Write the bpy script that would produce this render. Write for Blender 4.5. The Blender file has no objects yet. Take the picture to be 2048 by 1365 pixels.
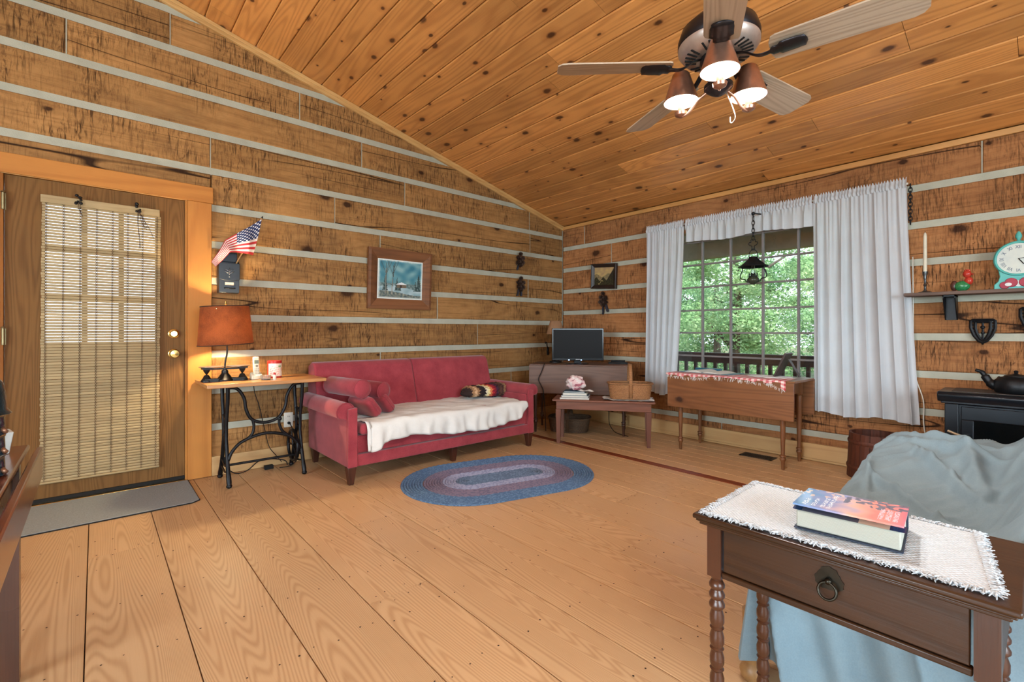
import bpy, bmesh, math, random
from mathutils import Vector, Matrix, noise as mnoise
SC = bpy.context.scene
COL = SC.collection
PI = math.pi
R = math.radians
rnd = random.Random(11)

def lin(c):
    c = [x / 255.0 for x in c]
    return [x / 12.92 if x <= .04045 else ((x + .055) / 1.055) ** 2.4 for x in c] + [1.0]

# ------------------------------------------------------------------ camera
cam_d = bpy.data.cameras.new('camera')
cam = bpy.data.objects.new('camera', cam_d)
COL.objects.link(cam)
cam.location = (-4.6083, -4.2206, 1.104)
cam.rotation_euler = (R(90), 0, R(-41.392))
cam_d.sensor_width = 36
cam_d.lens = 945.56 / 2048 * 36
cam_d.shift_y = -19.7 / 2048
cam_d.clip_start = .03
cam_d.clip_end = 300
SC.camera = cam

# ------------------------------------------------------------------ world, lights, exposure
W = bpy.data.worlds.new('world')
SC.world = W
W.use_nodes = True
wn = W.node_tree
wn.nodes.clear()
wo = wn.nodes.new('ShaderNodeOutputWorld')
wb = wn.nodes.new('ShaderNodeBackground')
wtc = wn.nodes.new('ShaderNodeTexCoord')
wse = wn.nodes.new('ShaderNodeSeparateXYZ')
wr = wn.nodes.new('ShaderNodeValToRGB')
wr.color_ramp.elements[0].position = .0
wr.color_ramp.elements[0].color = lin((216, 228, 240))
wr.color_ramp.elements[1].position = .8
wr.color_ramp.elements[1].color = lin((190, 212, 240))
wn.links.new(wtc.outputs['Generated'], wse.inputs[0])
wn.links.new(wse.outputs[2], wr.inputs[0])
wn.links.new(wr.outputs[0], wb.inputs[0])
wb.inputs[1].default_value = 2.6
wn.links.new(wb.outputs[0], wo.inputs[0])

def light(name, kind, loc, energy, color=(1, 1, 1), **kw):
    d = bpy.data.lights.new(name, kind)
    d.energy = energy
    d.color = color
    for k, v in kw.items():
        if k != 'rot':
            setattr(d, k, v)
    o = bpy.data.objects.new(name, d)
    o.location = loc
    if 'rot' in kw:
        o.rotation_euler = kw['rot']
    COL.objects.link(o)
    return o

sun = light('sun', 'SUN', (12, -6, 14), 6.0, (1, .96, .88), angle=R(8), rot=(R(38), R(12), R(-60)))
# added fill lamps, unseen, set at the window openings behind the camera
light('fill_back', 'AREA', (-4.3, -7.36, 1.55), 140, (.74, .91, 1.0), shape='RECTANGLE', size=3.4, size_y=1.7, rot=(R(90), 0, 0))
light('fill_side', 'AREA', (-9.66, -4.2, 1.55), 230, (.74, .91, 1.0), shape='RECTANGLE', size=3.2, size_y=1.7, rot=(R(90), 0, R(-90)))

vs = SC.view_settings
vs.view_transform = 'Standard'
vs.look = 'None'
vs.exposure = 0.68
vs.gamma = 1.0
vs.use_curve_mapping = False
SC.cycles.use_denoising = True
SC.cycles.use_adaptive_sampling = True
SC.cycles.adaptive_threshold = .08
SC.cycles.adaptive_min_samples = 16
SC.cycles.max_bounces = 6
SC.cycles.diffuse_bounces = 3
SC.cycles.glossy_bounces = 2
SC.cycles.transmission_bounces = 4
SC.cycles.transparent_max_bounces = 8
SC.cycles.sample_clamp_indirect = 4
SC.cycles.caustics_reflective = False
SC.cycles.caustics_refractive = False

# ------------------------------------------------------------------ mesh helper
class MB:
    def __init__(s):
        s.v = []; s.f = []; s.c = []
        s.col = None
    def add(s, vs, fs):
        o = len(s.v)
        s.v += [tuple(p) for p in vs]
        for f in fs:
            s.f.append(tuple(i + o for i in f)); s.c.append(s.col)
        return s
    def box(s, x0, x1, y0, y1, z0, z1):
        x0, x1 = min(x0, x1), max(x0, x1); y0, y1 = min(y0, y1), max(y0, y1); z0, z1 = min(z0, z1), max(z0, z1)
        return s.add([(x0, y0, z0), (x1, y0, z0), (x1, y1, z0), (x0, y1, z0), (x0, y0, z1), (x1, y0, z1), (x1, y1, z1), (x0, y1, z1)],
                     [(3, 2, 1, 0), (4, 5, 6, 7), (0, 1, 5, 4), (1, 2, 6, 5), (2, 3, 7, 6), (3, 0, 4, 7)])
    def obox(s, c, size, rot=(0, 0, 0)):
        from mathutils import Euler
        m = Euler(rot).to_matrix()
        a = MB().box(-size[0] / 2, size[0] / 2, -size[1] / 2, size[1] / 2, -size[2] / 2, size[2] / 2)
        return s.add([m @ Vector(p) + Vector(c) for p in a.v], a.f)
    def prism(s, pts, axis, a, b):
        """pts: ccw 2d polygon; axis 'x': pts=(y,z); 'y': pts=(x,z); 'z': pts=(x,y)"""
        def P(p, t):
            return (t, p[0], p[1]) if axis == 'x' else (p[0], t, p[1]) if axis == 'y' else (p[0], p[1], t)
        n = len(pts)
        return s.add([P(p, a) for p in pts] + [P(p, b) for p in pts],
                     [tuple(range(n))[::-1], tuple(range(n, 2 * n))] + [(i, (i + 1) % n, n + (i + 1) % n, n + i) for i in range(n)])
    def tube(s, path, r, n=8, closed=False, cap=True, flat=1.0, up=None):
        path = [Vector(p) for p in path]
        m = len(path)
        rs = r if isinstance(r, (list, tuple)) else [r] * m
        vs = []; prev = None
        for i, p in enumerate(path):
            if closed:
                t = path[(i + 1) % m] - path[i - 1]
            else:
                t = path[min(i + 1, m - 1)] - path[max(i - 1, 0)]
            t.normalize()
            if prev is None:
                a = Vector(up) if up else Vector((0, 0, 1)) if abs(t.z) < .9 else Vector((1, 0, 0))
                u = t.cross(a).normalized()
            else:
                u = (prev - t * prev.dot(t)).normalized()
            prev = u
            w = t.cross(u)
            for k in range(n):
                an = 2 * PI * k / n
                vs.append(p + (u * math.cos(an) + w * math.sin(an) * flat) * rs[i])
        fs = []
        for i in range(m if closed else m - 1):
            j = (i + 1) % m
            for k in range(n):
                fs.append((i * n + k, i * n + (k + 1) % n, j * n + (k + 1) % n, j * n + k))
        if not closed and cap:
            fs.append(tuple(range(n))[::-1]); fs.append(tuple((m - 1) * n + k for k in range(n)))
        return s.add(vs, fs)
    def lathe(s, prof, n=20, c=(0, 0, 0), axis=None, sx=1, sy=1, cap=True):
        """prof list of (r, z)"""
        q = Vector((0, 0, 1)).rotation_difference(Vector(axis)) if axis else None
        vs = []
        for (r, z) in prof:
            for k in range(n):
                a = 2 * PI * k / n
                p = Vector((r * math.cos(a) * sx, r * math.sin(a) * sy, z))
                if q: p = q @ p
                vs.append(p + Vector(c))
        fs = []
        for i in range(len(prof) - 1):
            for k in range(n):
                fs.append((i * n + k, i * n + (k + 1) % n, (i + 1) * n + (k + 1) % n, (i + 1) * n + k))
        if cap: fs.append(tuple(range(n))[::-1]); fs.append(tuple((len(prof) - 1) * n + k for k in range(n)))
        return s.add(vs, fs)
    def grid(s, fn, nu, nv, cu=False, colfn=None):
        vs = [fn(i / (nu if cu else nu - 1), j / (nv - 1)) for j in range(nv) for i in range(nu)]
        fs = []; cs = []
        for j in range(nv - 1):
            for i in range(nu if cu else nu - 1):
                fs.append((j * nu + i, j * nu + (i + 1) % nu, (j + 1) * nu + (i + 1) % nu, (j + 1) * nu + i))
                if colfn: cs.append(colfn((i + .5) / nu, (j + .5) / (nv - 1)))
        k = len(s.f)
        s.add(vs, fs)
        if colfn: s.c[k:] = cs
        return s
    def sphere(s, c, r, n=12, m=8, sc=(1, 1, 1)):
        return s.grid(lambda u, v: (c[0] + r * sc[0] * math.sin(PI * max(.001, min(.999, v))) * math.cos(2 * PI * u),
                                    c[1] + r * sc[1] * math.sin(PI * max(.001, min(.999, v))) * math.sin(2 * PI * u),
                                    c[2] - r * sc[2] * math.cos(PI * max(.001, min(.999, v)))), n, m + 1, cu=True)
    def xf(s, m):
        s.v = [tuple(m @ Vector(p)) for p in s.v]
        return s
    def mesh(s, name, off=(0, 0, 0), smooth=False, weld=False):
        me = bpy.data.meshes.new(name)
        me.from_pydata([(p[0] - off[0], p[1] - off[1], p[2] - off[2]) for p in s.v], [], s.f)
        me.update()
        if any(c is not None for c in s.c):
            at = me.color_attributes.new('print', 'BYTE_COLOR', 'CORNER')
            data = []
            for f, c in zip(s.f, s.c):
                l = lin(c) if c is not None else [1, 1, 1, 1]
                data += l * len(f)
            at.data.foreach_set('color', data)
        bm = bmesh.new(); bm.from_mesh(me)
        if weld: bmesh.ops.remove_doubles(bm, verts=bm.verts, dist=1e-4)
        bmesh.ops.recalc_face_normals(bm, faces=bm.faces)
        bm.to_mesh(me); bm.free()
        if smooth:
            me.shade_smooth()
            if smooth is not True: me.set_sharp_from_angle(angle=R(smooth))
        return me
    def build(s, name, mat, parent=None, off=None, smooth=False, bevel=0, seg=2, label=None, kind=None, sub=0, weld=False):
        if off is None:
            off = parent.location if (parent is not None and parent.get('wc')) else (0, 0, 0)
        me = s.mesh(name, off, smooth, weld)
        o = bpy.data.objects.new(name, me)
        COL.objects.link(o)
        if mat is not None: me.materials.append(mat)
        if parent is not None: o.parent = parent
        if bevel:
            b = o.modifiers.new('bevel', 'BEVEL'); b.width = bevel; b.segments = seg; b.limit_method = 'ANGLE'; b.angle_limit = R(35)
            me.shade_smooth(); me.set_sharp_from_angle(angle=R(40))
            b.harden_normals = False
        if sub:
            m = o.modifiers.new('sub', 'SUBSURF'); m.levels = sub; m.render_levels = sub
            me.shade_smooth()
        if label: o['label'] = label
        if kind: o['kind'] = kind
        return o

def box(*a): return MB().box(*a)

def tag(o, label, cat, group=None, kind=None):
    o['label'] = label
    if cat: o['category'] = cat
    if group: o['group'] = group
    if kind: o['kind'] = kind
    return o

def thing(name, label, cat, loc=(0, 0, 0), rotz=0, group=None, wc=False, kind=None):
    o = bpy.data.objects.new(name, None)
    o.empty_display_size = .1
    COL.objects.link(o)
    o.location = loc
    o.rotation_euler = (0, 0, rotz)
    tag(o, label, cat, group, kind)
    if wc: o['wc'] = 1          # its parts are given in room coordinates
    return o

def struct(name, label=None, loc=(0, 0, 0)):
    o = bpy.data.objects.new(name, None); COL.objects.link(o); o.location = loc
    o.empty_display_size = .1
    o['kind'] = 'structure'
    if label: o['label'] = label
    o['wc'] = 1
    return o

def single(mb, name, mat, label, cat, loc=(0, 0, 0), rotz=0, group=None, local=False, **kw):
    o = mb.build(name, mat, None, off=((0, 0, 0) if local else loc), **kw)
    o.location = loc
    o.rotation_euler = (0, 0, rotz)
    tag(o, label, cat, group)
    return o

def text_mesh(body, size, extrude=.0006, name='lettering', align='CENTER'):
    cu = bpy.data.curves.new(name, 'FONT'); cu.body = body; cu.size = size; cu.extrude = extrude
    cu.align_x = align; cu.align_y = 'CENTER'; cu.resolution_u = 2
    o = bpy.data.objects.new(name, cu); COL.objects.link(o)
    dg = bpy.context.evaluated_depsgraph_get()
    me = bpy.data.meshes.new_from_object(o.evaluated_get(dg))
    bpy.data.objects.remove(o); bpy.data.curves.remove(cu)
    return me

# ------------------------------------------------------------------ materials
class NT:
    def __init__(s, name):
        s.m = bpy.data.materials.new(name); s.m.use_nodes = True
        s.t = s.m.node_tree; s.t.nodes.clear()
        s.out = s.t.nodes.new('ShaderNodeOutputMaterial')
    def n(s, kind, props=None, **ins):
        d = s.t.nodes.new('ShaderNode' + kind)
        for k, v in (props or {}).items(): setattr(d, k, v)
        for k, v in ins.items():
            key = int(k[1:]) if k[0] == '_' and k[1:].isdigit() else k.replace('_', ' ')
            s.put(d, key, v)
        return d
    def put(s, d, key, v):
        i = d.inputs[key]
        if isinstance(v, bpy.types.NodeSocket): s.t.links.new(v, i)
        elif isinstance(v, bpy.types.Node): s.t.links.new(v.outputs[0], i)
        else: i.default_value = v
    def math(s, op, a, b=None, c=None, clamp=False):
        d = s.n('Math', {'operation': op, 'use_clamp': clamp}, _0=a)
        if b is not None: s.put(d, 1, b)
        if c is not None: s.put(d, 2, c)
        return d.outputs[0]
    def vmath(s, op, a, b):
        d = s.n('VectorMath', {'operation': op}, _0=a, _1=b)
        return d.outputs[0]
    def ramp(s, f, stops):
        d = s.n('ValToRGB', None, Fac=f)
        e = d.color_ramp.elements
        while len(e) < len(stops): e.new(.5)
        for x, (p, c) in zip(e, stops):
            x.position = p; x.color = c if len(c) == 4 else list(c) + [1]
        return d.outputs[0]
    def mix(s, f, a, b, mode='MIX'):
        d = s.n('Mix', {'data_type': 'RGBA', 'blend_type': mode})
        s.put(d, 0, f); s.put(d, 6, a); s.put(d, 7, b)
        return d.outputs[2]
    def noise(s, vec, scale, detail=3, rough=.55, dist=0):
        return s.n('TexNoise', None, Vector=vec, Scale=scale, Detail=detail, Roughness=rough, Distortion=dist).outputs[0]
    def maprange(s, v, a, b, c=0., d=1.):
        return s.n('MapRange', {'clamp': True}, _0=v, _1=a, _2=b, _3=c, _4=d).outputs[0]
    def bump(s, h, strength=.3, dist=.004):
        return s.n('Bump', None, Height=h, Strength=strength, Distance=dist).outputs[0]
    def bsdf(s, **ins):
        b = s.n('BsdfPrincipled', None, **ins)
        s.t.links.new(b.outputs[0], s.out.inputs[0])
        return b
    def coords(s, rand=True):
        tc = s.n('TexCoord').outputs['Object']
        if not rand: return tc
        r = s.n('ObjectInfo').outputs['Random']
        v = s.n('CombineXYZ', None, X=s.math('MULTIPLY', r, 37.), Y=s.math('MULTIPLY', r, 71.), Z=s.math('MULTIPLY', r, 19.)).outputs[0]
        s.rand = r
        return s.vmath('ADD', tc, v)

def wood(name, c0, c1, axis='x', freq=9., ring=46., gs=.6, fine=.35, knots=0., saw=0., checks=0., rough=.5, tint=.18, bump=.25, knotc=(48, 26, 16), coat=0., stain=0., blotch=.25, kscale=2.2, spec=.4, across=None, gal=.07, kdark=.9, krad=1., translucent=0.):
    t = NT(name)
    p = t.coords()
    al = {'x': 0, 'y': 1, 'z': 2}[axis]
    def sc(along, across):
        v = [across] * 3; v[al] = along
        return t.vmath('MULTIPLY', p, v)
    n1 = t.noise(sc(gal, 1.), freq, 1, .4, .12)
    rings = t.math('MULTIPLY_ADD', t.math('SINE', t.math('MULTIPLY', n1, ring)), .5, .5)
    rings = t.math('POWER', rings, 1.6)
    fn = t.noise(sc(.025, 1.), 190, 4, .6)
    bl = t.noise(p, 2.1, 3, .6)
    fac = t.math('ADD', t.math('MULTIPLY', rings, gs), t.math('MULTIPLY', t.math('SUBTRACT', fn, .5), fine * 2), clamp=True)
    col = t.mix(fac, lin(c0), lin(c1))
    tv = t.math('ADD', t.math('MULTIPLY_ADD', t.rand, 2 * tint, 1 - tint), t.math('MULTIPLY', t.math('SUBTRACT', bl, .5), blotch * 2))
    h = t.math('MULTIPLY', fac, -.6)
    col = t.mix(1., col, t.n('CombineColor', None, _0=tv, _1=tv, _2=tv).outputs[0], 'MULTIPLY')
    if stain:
        st = t.maprange(t.noise(sc(.35, 1.), 3.2, 4, .65), .56, .72)
        col = t.mix(t.math('MULTIPLY', st, stain), col, lin((92, 72, 52)))
    if saw:
        v = [14.] * 3
        v[al] = 95.; v[2 if al != 2 else 0] = 9.
        sm = t.noise(t.vmath('MULTIPLY', p, v), 1., 3, .6, .6)
        v2 = [7.] * 3
        v2[al] = 42.; v2[2 if al != 2 else 0] = 11.
        s2 = t.noise(t.vmath('MULTIPLY', p, v2), 1., 4, .7, 1.2)
        patch = t.maprange(t.noise(p, 2.6, 3), .36, .60)
        sm = t.math('MULTIPLY', t.math('MAXIMUM', t.maprange(sm, .51, .67), t.maprange(s2, .53, .70)), patch)
        col = t.mix(t.math('MULTIPLY', sm, saw), col, lin((58, 36, 20)))
        mot = t.maprange(t.noise(sc(.5, 1.), 16., 4, .7), .35, .7)
        col = t.mix(t.math('MULTIPLY', mot, .5), col, t.mix(1., col, (.55, .5, .45, 1), 'MULTIPLY'))
        h = t.math('SUBTRACT', h, t.math('MULTIPLY', sm, 1.6))
    if checks:
        cn = t.noise(sc(.05, 1.), 4.6, 2, .4)
        ck = t.math('ABSOLUTE', t.math('SUBTRACT', cn, .5))
        ck = t.math('SUBTRACT', 1., t.maprange(ck, .0015, .006))
        ck = t.math('MULTIPLY', ck, t.maprange(t.noise(sc(.2, .6), 1.7, 1), .44, .5))
        col = t.mix(t.math('MULTIPLY', ck, checks), col, lin((38, 22, 14)))
        h = t.math('SUBTRACT', h, t.math('MULTIPLY', ck, 3.))
    if knots:
        ac = {'x': 0, 'y': 1, 'z': 2}[across] if across else (2 if al != 2 else 0)
        sx_ = t.n('SeparateXYZ', None, _0=p)
        kp = t.n('CombineXYZ', None, X=t.math('MULTIPLY', sx_.outputs[al], .62), Y=sx_.outputs[ac], Z=0.).outputs[0]
        kv = t.n('TexVoronoi', {'feature': 'F1', 'voronoi_dimensions': '2D'}, Vector=kp, Scale=kscale)
        sepc = t.n('SeparateColor', None, _0=kv.outputs['Color'])
        dist = t.math('ADD', kv.outputs['Distance'], t.math('MULTIPLY', t.math('SUBTRACT', t.noise(p, 26., 2), .5), .06))
        has = t.math('GREATER_THAN', sepc.outputs[0], 1 - knots)
        rad = t.math('MULTIPLY_ADD', t.math('POWER', sepc.outputs[1], 2.), .065 * krad, .022 * krad)
        core = t.math('MULTIPLY', has, t.math('SUBTRACT', 1., t.maprange(t.math('DIVIDE', dist, rad), .55, 1.05)))
        halo = t.math('MULTIPLY', has, t.math('SUBTRACT', 1., t.maprange(t.math('DIVIDE', dist, rad), .9, 2.6)))
        col = t.mix(t.math('MULTIPLY', halo, .42), col, lin(c1))
        col = t.mix(t.math('MULTIPLY', core, kdark), col, lin(knotc))
    rg = t.math('MULTIPLY_ADD', t.math('SUBTRACT', bl, .5), .25, rough, clamp=True)
    b = t.bsdf(Base_Color=col, Roughness=rg, Normal=t.bump(h, bump, .003), Coat_Weight=coat, Coat_Roughness=.25, Specular_IOR_Level=spec)
    if translucent:
        tr = t.n('BsdfTranslucent', None, Color=col)
        mx = t.n('MixShader', None, _0=translucent)
        t.t.links.new(b.outputs[0], mx.inputs[1]); t.t.links.new(tr.outputs[0], mx.inputs[2])
        t.t.links.new(mx.outputs[0], t.out.inputs[0])
    return t.m

def plain(name, c, rough=.5, metal=0., var=.08, scale=30., bump=0., bscale=None, c2=None, coat=0., spec=.5, trans=0., sheen=0., emit=None, alpha=1., translucent=0., ior=1.45):
    t = NT(name)
    p = t.coords()
    n = t.noise(p, scale, 3)
    d = lin(c2) if c2 else [x * (1 - var * 2) for x in lin(c)[:3]] + [1]
    col = t.mix(t.maprange(n, .3, .7), lin(c), d)
    kw = dict(Base_Color=col, Roughness=rough, Metallic=metal, Coat_Weight=coat, Specular_IOR_Level=spec, Transmission_Weight=trans, Sheen_Weight=sheen, IOR=ior)
    if bump:
        kw['Normal'] = t.bump(t.noise(p, bscale or scale, 4), bump, .004)
    if emit:
        kw['Emission_Color'] = lin(emit[0]); kw['Emission_Strength'] = emit[1]
    b = t.bsdf(**kw)
    if translucent:
        tr = t.n('BsdfTranslucent', None, Color=col)
        mx = t.n('MixShader', None, _0=translucent)
        t.t.links.new(b.outputs[0], mx.inputs[1]); t.t.links.new(tr.outputs[0], mx.inputs[2])
        t.t.links.new(mx.outputs[0], t.out.inputs[0])
    return t.m

def fabric(name, c, rough=.9, weave=420., var=.12, bump=.3, sheen=.3, translucent=0., c2=None, tr_col=None):
    t = NT(name)
    p = t.coords()
    a = t.math('SINE', t.math('MULTIPLY', t.n('SeparateXYZ', None, _0=p).outputs[0], weave))
    b_ = t.math('SINE', t.math('MULTIPLY', t.n('SeparateXYZ', None, _0=p).outputs[2], weave))
    c_ = t.math('SINE', t.math('MULTIPLY', t.n('SeparateXYZ', None, _0=p).outputs[1], weave))
    w = t.math('ADD', t.math('ADD', a, b_), c_)
    n = t.noise(p, 8., 4)
    n2 = t.noise(p, 260., 2)
    d = lin(c2) if c2 else [x * (1 - 2 * var) for x in lin(c)[:3]] + [1]
    col = t.mix(t.maprange(t.math('ADD', t.math('MULTIPLY', n, .6), t.math('MULTIPLY', n2, .4)), .35, .65), lin(c), d)
    h = t.math('ADD', t.math('MULTIPLY', w, .2), t.math('MULTIPLY', n2, .8))
    b = t.bsdf(Base_Color=col, Roughness=rough, Normal=t.bump(h, bump, .0015), Sheen_Weight=sheen, Specular_IOR_Level=.2)
    if translucent:
        tr = t.n('BsdfTranslucent', None, Color=lin(tr_col) if tr_col else col)
        mx = t.n('MixShader', None, _0=translucent)
        t.t.links.new(b.outputs[0], mx.inputs[1]); t.t.links.new(tr.outputs[0], mx.inputs[2])
        t.t.links.new(mx.outputs[0], t.out.inputs[0])
    return t.m

def printed(name, rough=.6, coat=0., bump=0., metal=0.):
    t = NT(name)
    a = t.n('VertexColor', {'layer_name': 'print'}).outputs[0]
    kw = dict(Base_Color=a, Roughness=rough, Coat_Weight=coat, Metallic=metal)
    if bump: kw['Normal'] = t.bump(t.noise(t.coords(False), 300., 3), bump, .002)
    t.bsdf(**kw)
    return t.m

def glass_mat(name, tint=(255, 255, 255), refl=.06, rough=0.):
    t = NT(name)
    tr = t.n('BsdfTransparent', None, Color=lin(tint))
    gl = t.n('BsdfGlossy', None, Roughness=rough)
    lw = t.n('LayerWeight', None, Blend=.25)
    mx = t.n('MixShader', None, _0=t.math('MULTIPLY_ADD', lw.outputs[0], .35, refl, clamp=True))
    t.t.links.new(tr.outputs[0], mx.inputs[1]); t.t.links.new(gl.outputs[0], mx.inputs[2])
    t.t.links.new(mx.outputs[0], t.out.inputs[0])
    return t.m

def bulb_mat(name, c, strength):
    t = NT(name)
    a = t.n('AddShader')
    t.t.links.new(t.n('BsdfTransparent', None, Color=(1, 1, 1, 1)).outputs[0], a.inputs[0])
    t.t.links.new(t.n('Emission', None, Color=lin(c), Strength=strength).outputs[0], a.inputs[1])
    t.t.links.new(a.outputs[0], t.out.inputs[0])
    return t.m

M = {}
M['log_a'] = wood('log_wood_left', (168, 125, 77), (112, 76, 42), 'x', 7, 70, .3, .55, knots=.5, saw=.95, checks=.95, rough=.75, tint=.16, bump=.55, stain=.35, kscale=2.6, spec=.15, across='z', krad=1.5)
M['log_b'] = wood('log_wood_right', (172, 119, 76), (114, 72, 42), 'y', 7, 70, .3, .55, knots=.5, saw=.95, checks=.95, rough=.75, tint=.2, bump=.55, stain=.4, kscale=2.6, spec=.15, across='z', krad=1.5)
M['chink'] = plain('chinking_mortar', (180, 180, 164), .95, var=.08, scale=9, bump=.5, bscale=120, spec=.1)
M['ceil'] = wood('pine_ceiling_boards', (210, 147, 83), (158, 97, 49), 'y', 6, 90, .42, .3, knots=.8, rough=.4, tint=.2, bump=.1, knotc=(66, 34, 18), coat=.12, kscale=4.6, across='x', krad=1.6)
M['floor'] = wood('heart_pine_floor', (202, 164, 122), (160, 116, 74), 'y', 4.2, 620, .46, .2, knots=.2, rough=.4, tint=.05, bump=.14, knotc=(126, 82, 48), coat=.12, kscale=1.5, blotch=.1, across='x', gal=.055, kdark=.6)
M['floor_dark'] = wood('red_oak_strip', (128, 62, 36), (96, 42, 26), 'y', 6, 60, .5, .3, rough=.36, tint=.05, bump=.1, coat=.2)
M['floor_gap'] = plain('dark_floor_gap', (52, 32, 20), .95)
M['trim'] = wood('pine_trim', (196, 144, 84), (166, 112, 60), 'y', 6, 50, .4, .3, knots=.18, rough=.4, tint=.05, coat=.2)
M['trim_x'] = wood('pine_trim_gable', (206, 164, 106), (178, 130, 76), 'x', 6, 50, .4, .3, knots=.2, rough=.4, tint=.05, coat=.2)
M['base'] = wood('pine_baseboard', (198, 162, 112), (172, 130, 82), 'y', 6, 50, .35, .3, knots=.3, rough=.45, tint=.05, kscale=3)
M['base_x'] = wood('pine_baseboard_left', (198, 162, 112), (172, 130, 82), 'x', 6, 50, .35, .3, knots=.3, rough=.45, tint=.05, kscale=3)
M['casing'] = wood('door_casing_pine', (188, 126, 62), (158, 96, 44), 'z', 5, 40, .4, .3, knots=.4, rough=.55, tint=.06, kscale=2.6, spec=.2, krad=1.3)
M['casing_x'] = wood('door_header_pine', (188, 126, 62), (158, 96, 44), 'x', 5, 40, .4, .3, knots=.4, rough=.55, tint=.06, kscale=2.6, spec=.2, krad=1.3)
M['door'] = wood('oak_door', (124, 88, 48), (92, 60, 30), 'z', 8, 110, .5, .5, rough=.6, tint=.04, spec=.15)
M['brass'] = plain('polished_brass', (212, 184, 112), .25, 1.)
M['black'] = plain('black_iron', (20, 22, 26), .45, .3, var=.2, bump=.1, bscale=80)
M['rubber'] = plain('black_rubber', (18, 17, 16), .8)
M['white_pl'] = plain('white_plastic', (226, 222, 210), .4)
M['glass'] = glass_mat('window_glass', (250, 252, 252), .03)
M['sash'] = plain('window_sash_brown', (128, 122, 120), .55, var=.05)
# ------------------------------------------------------------------ the room shell
CZ0, SLOPE, RIDGE = 2.475, .25, -4.9
XB, YB = -9.8, -7.5           # far side and back of the room
def ceil_z(x): return CZ0 + SLOPE * (-x if x > RIDGE else x - 2 * RIDGE)

def clip(poly, a, b, c):
    """keep a*x+b*y<=c"""
    out = []
    for i in range(len(poly)):
        p, q = poly[i], poly[(i + 1) % len(poly)]
        dp, dq = a * p[0] + b * p[1] - c, a * q[0] + b * q[1] - c
        if dp <= 0: out.append(p)
        if dp * dq < 0:
            k = dp / (dp - dq); out.append((p[0] + k * (q[0] - p[0]), p[1] + k * (q[1] - p[1])))
    return out

def inset(poly, d):
    """inset a convex ccw polygon"""
    out = poly
    n = len(poly)
    for i in range(n):
        p, q = poly[i], poly[(i + 1) % n]
        ex, ey = q[0] - p[0], q[1] - p[1]
        l = math.hypot(ex, ey)
        if l < 1e-6: continue
        nx, ny = ey / l, -ex / l      # outward for ccw
        out = clip(out, nx, ny, nx * p[0] + ny * p[1] - d)
    return out

def slab(mb, poly, axis, front, back, sgn, bev=.007):
    """board with a chamfered room-side face; poly 2d ccw; front coordinate, back coordinate along the axis"""
    i = inset(poly, bev)
    if len(i) < 3: return
    n = len(i)
    def P(p, t): return (t, p[0], p[1]) if axis == 'x' else (p[0], t, p[1])
    if n != len(poly): i = poly; n = len(poly)
    else: i = min((i[k:] + i[:k] for k in range(n)), key=lambda c: sum(math.dist(p, q) for p, q in zip(c, poly)))
    vs = [P(p, front) for p in i] + [P(p, front + sgn * bev) for p in poly] + [P(p, back) for p in poly]
    fs = [tuple(range(n)), tuple(range(2 * n, 3 * n))]
    for k in range(n):
        j = (k + 1) % n
        fs += [(k, j, n + j, n + k), (n + k, n + j, 2 * n + j, 2 * n + k)]
    mb.add(vs, fs)

def rect(a0, a1, z0, z1): return [(a0, z0), (a1, z0), (a1, z1), (a0, z1)]

T_CH = .052
# --- wall with the door (gable wall, y = 0)
wall_a = struct('wall_left', 'log gable wall with pale chinking between hewn planks')
A_T = [1.793 + .2797 * k for k in range(-6, 7)]          # top edge of every chinking band
jointsA = {-6: [], -5: [-2.9, -.9], -4: [-2.563], -3: [-1.4], -2: [-1.925, ], -1: [-.619], 0: [-2.565], 1: [-3.0, -.59], 2: [-3.95, -2.304, -.6], 3: [-2.749], 4: [-4.75, -3.3], 5: [-4.2]}
X0A = -9.8
def gclip(poly):
    poly = clip(poly, SLOPE, 1, CZ0)                       # z <= CZ0 - SLOPE*x
    return clip(poly, -SLOPE, 1, CZ0 - 2 * SLOPE * RIDGE)
DX0, DX1, DTOP = -5.225, -3.945, 2.19                      # outer edges of the door casing
def cut_door(a, b, z0, z1):
    """pieces of a wall rectangle left beside the door casing"""
    if z0 >= DTOP - .001: return [(a, b, z0, z1)]
    o = []
    if z1 > DTOP + .02 and a < DX1 and b > DX0:
        if a < DX0: o.append((a, DX0, z0, z1))
        o.append((max(a, DX0), min(b, DX1), DTOP, z1))
        if b > DX1: o.append((DX1, b, z0, z1))
        return o
    if a < DX0: o.append((a, min(b, DX0), z0, z1))
    if b > DX1: o.append((max(a, DX1), b, z0, z1))
    return o
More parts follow.
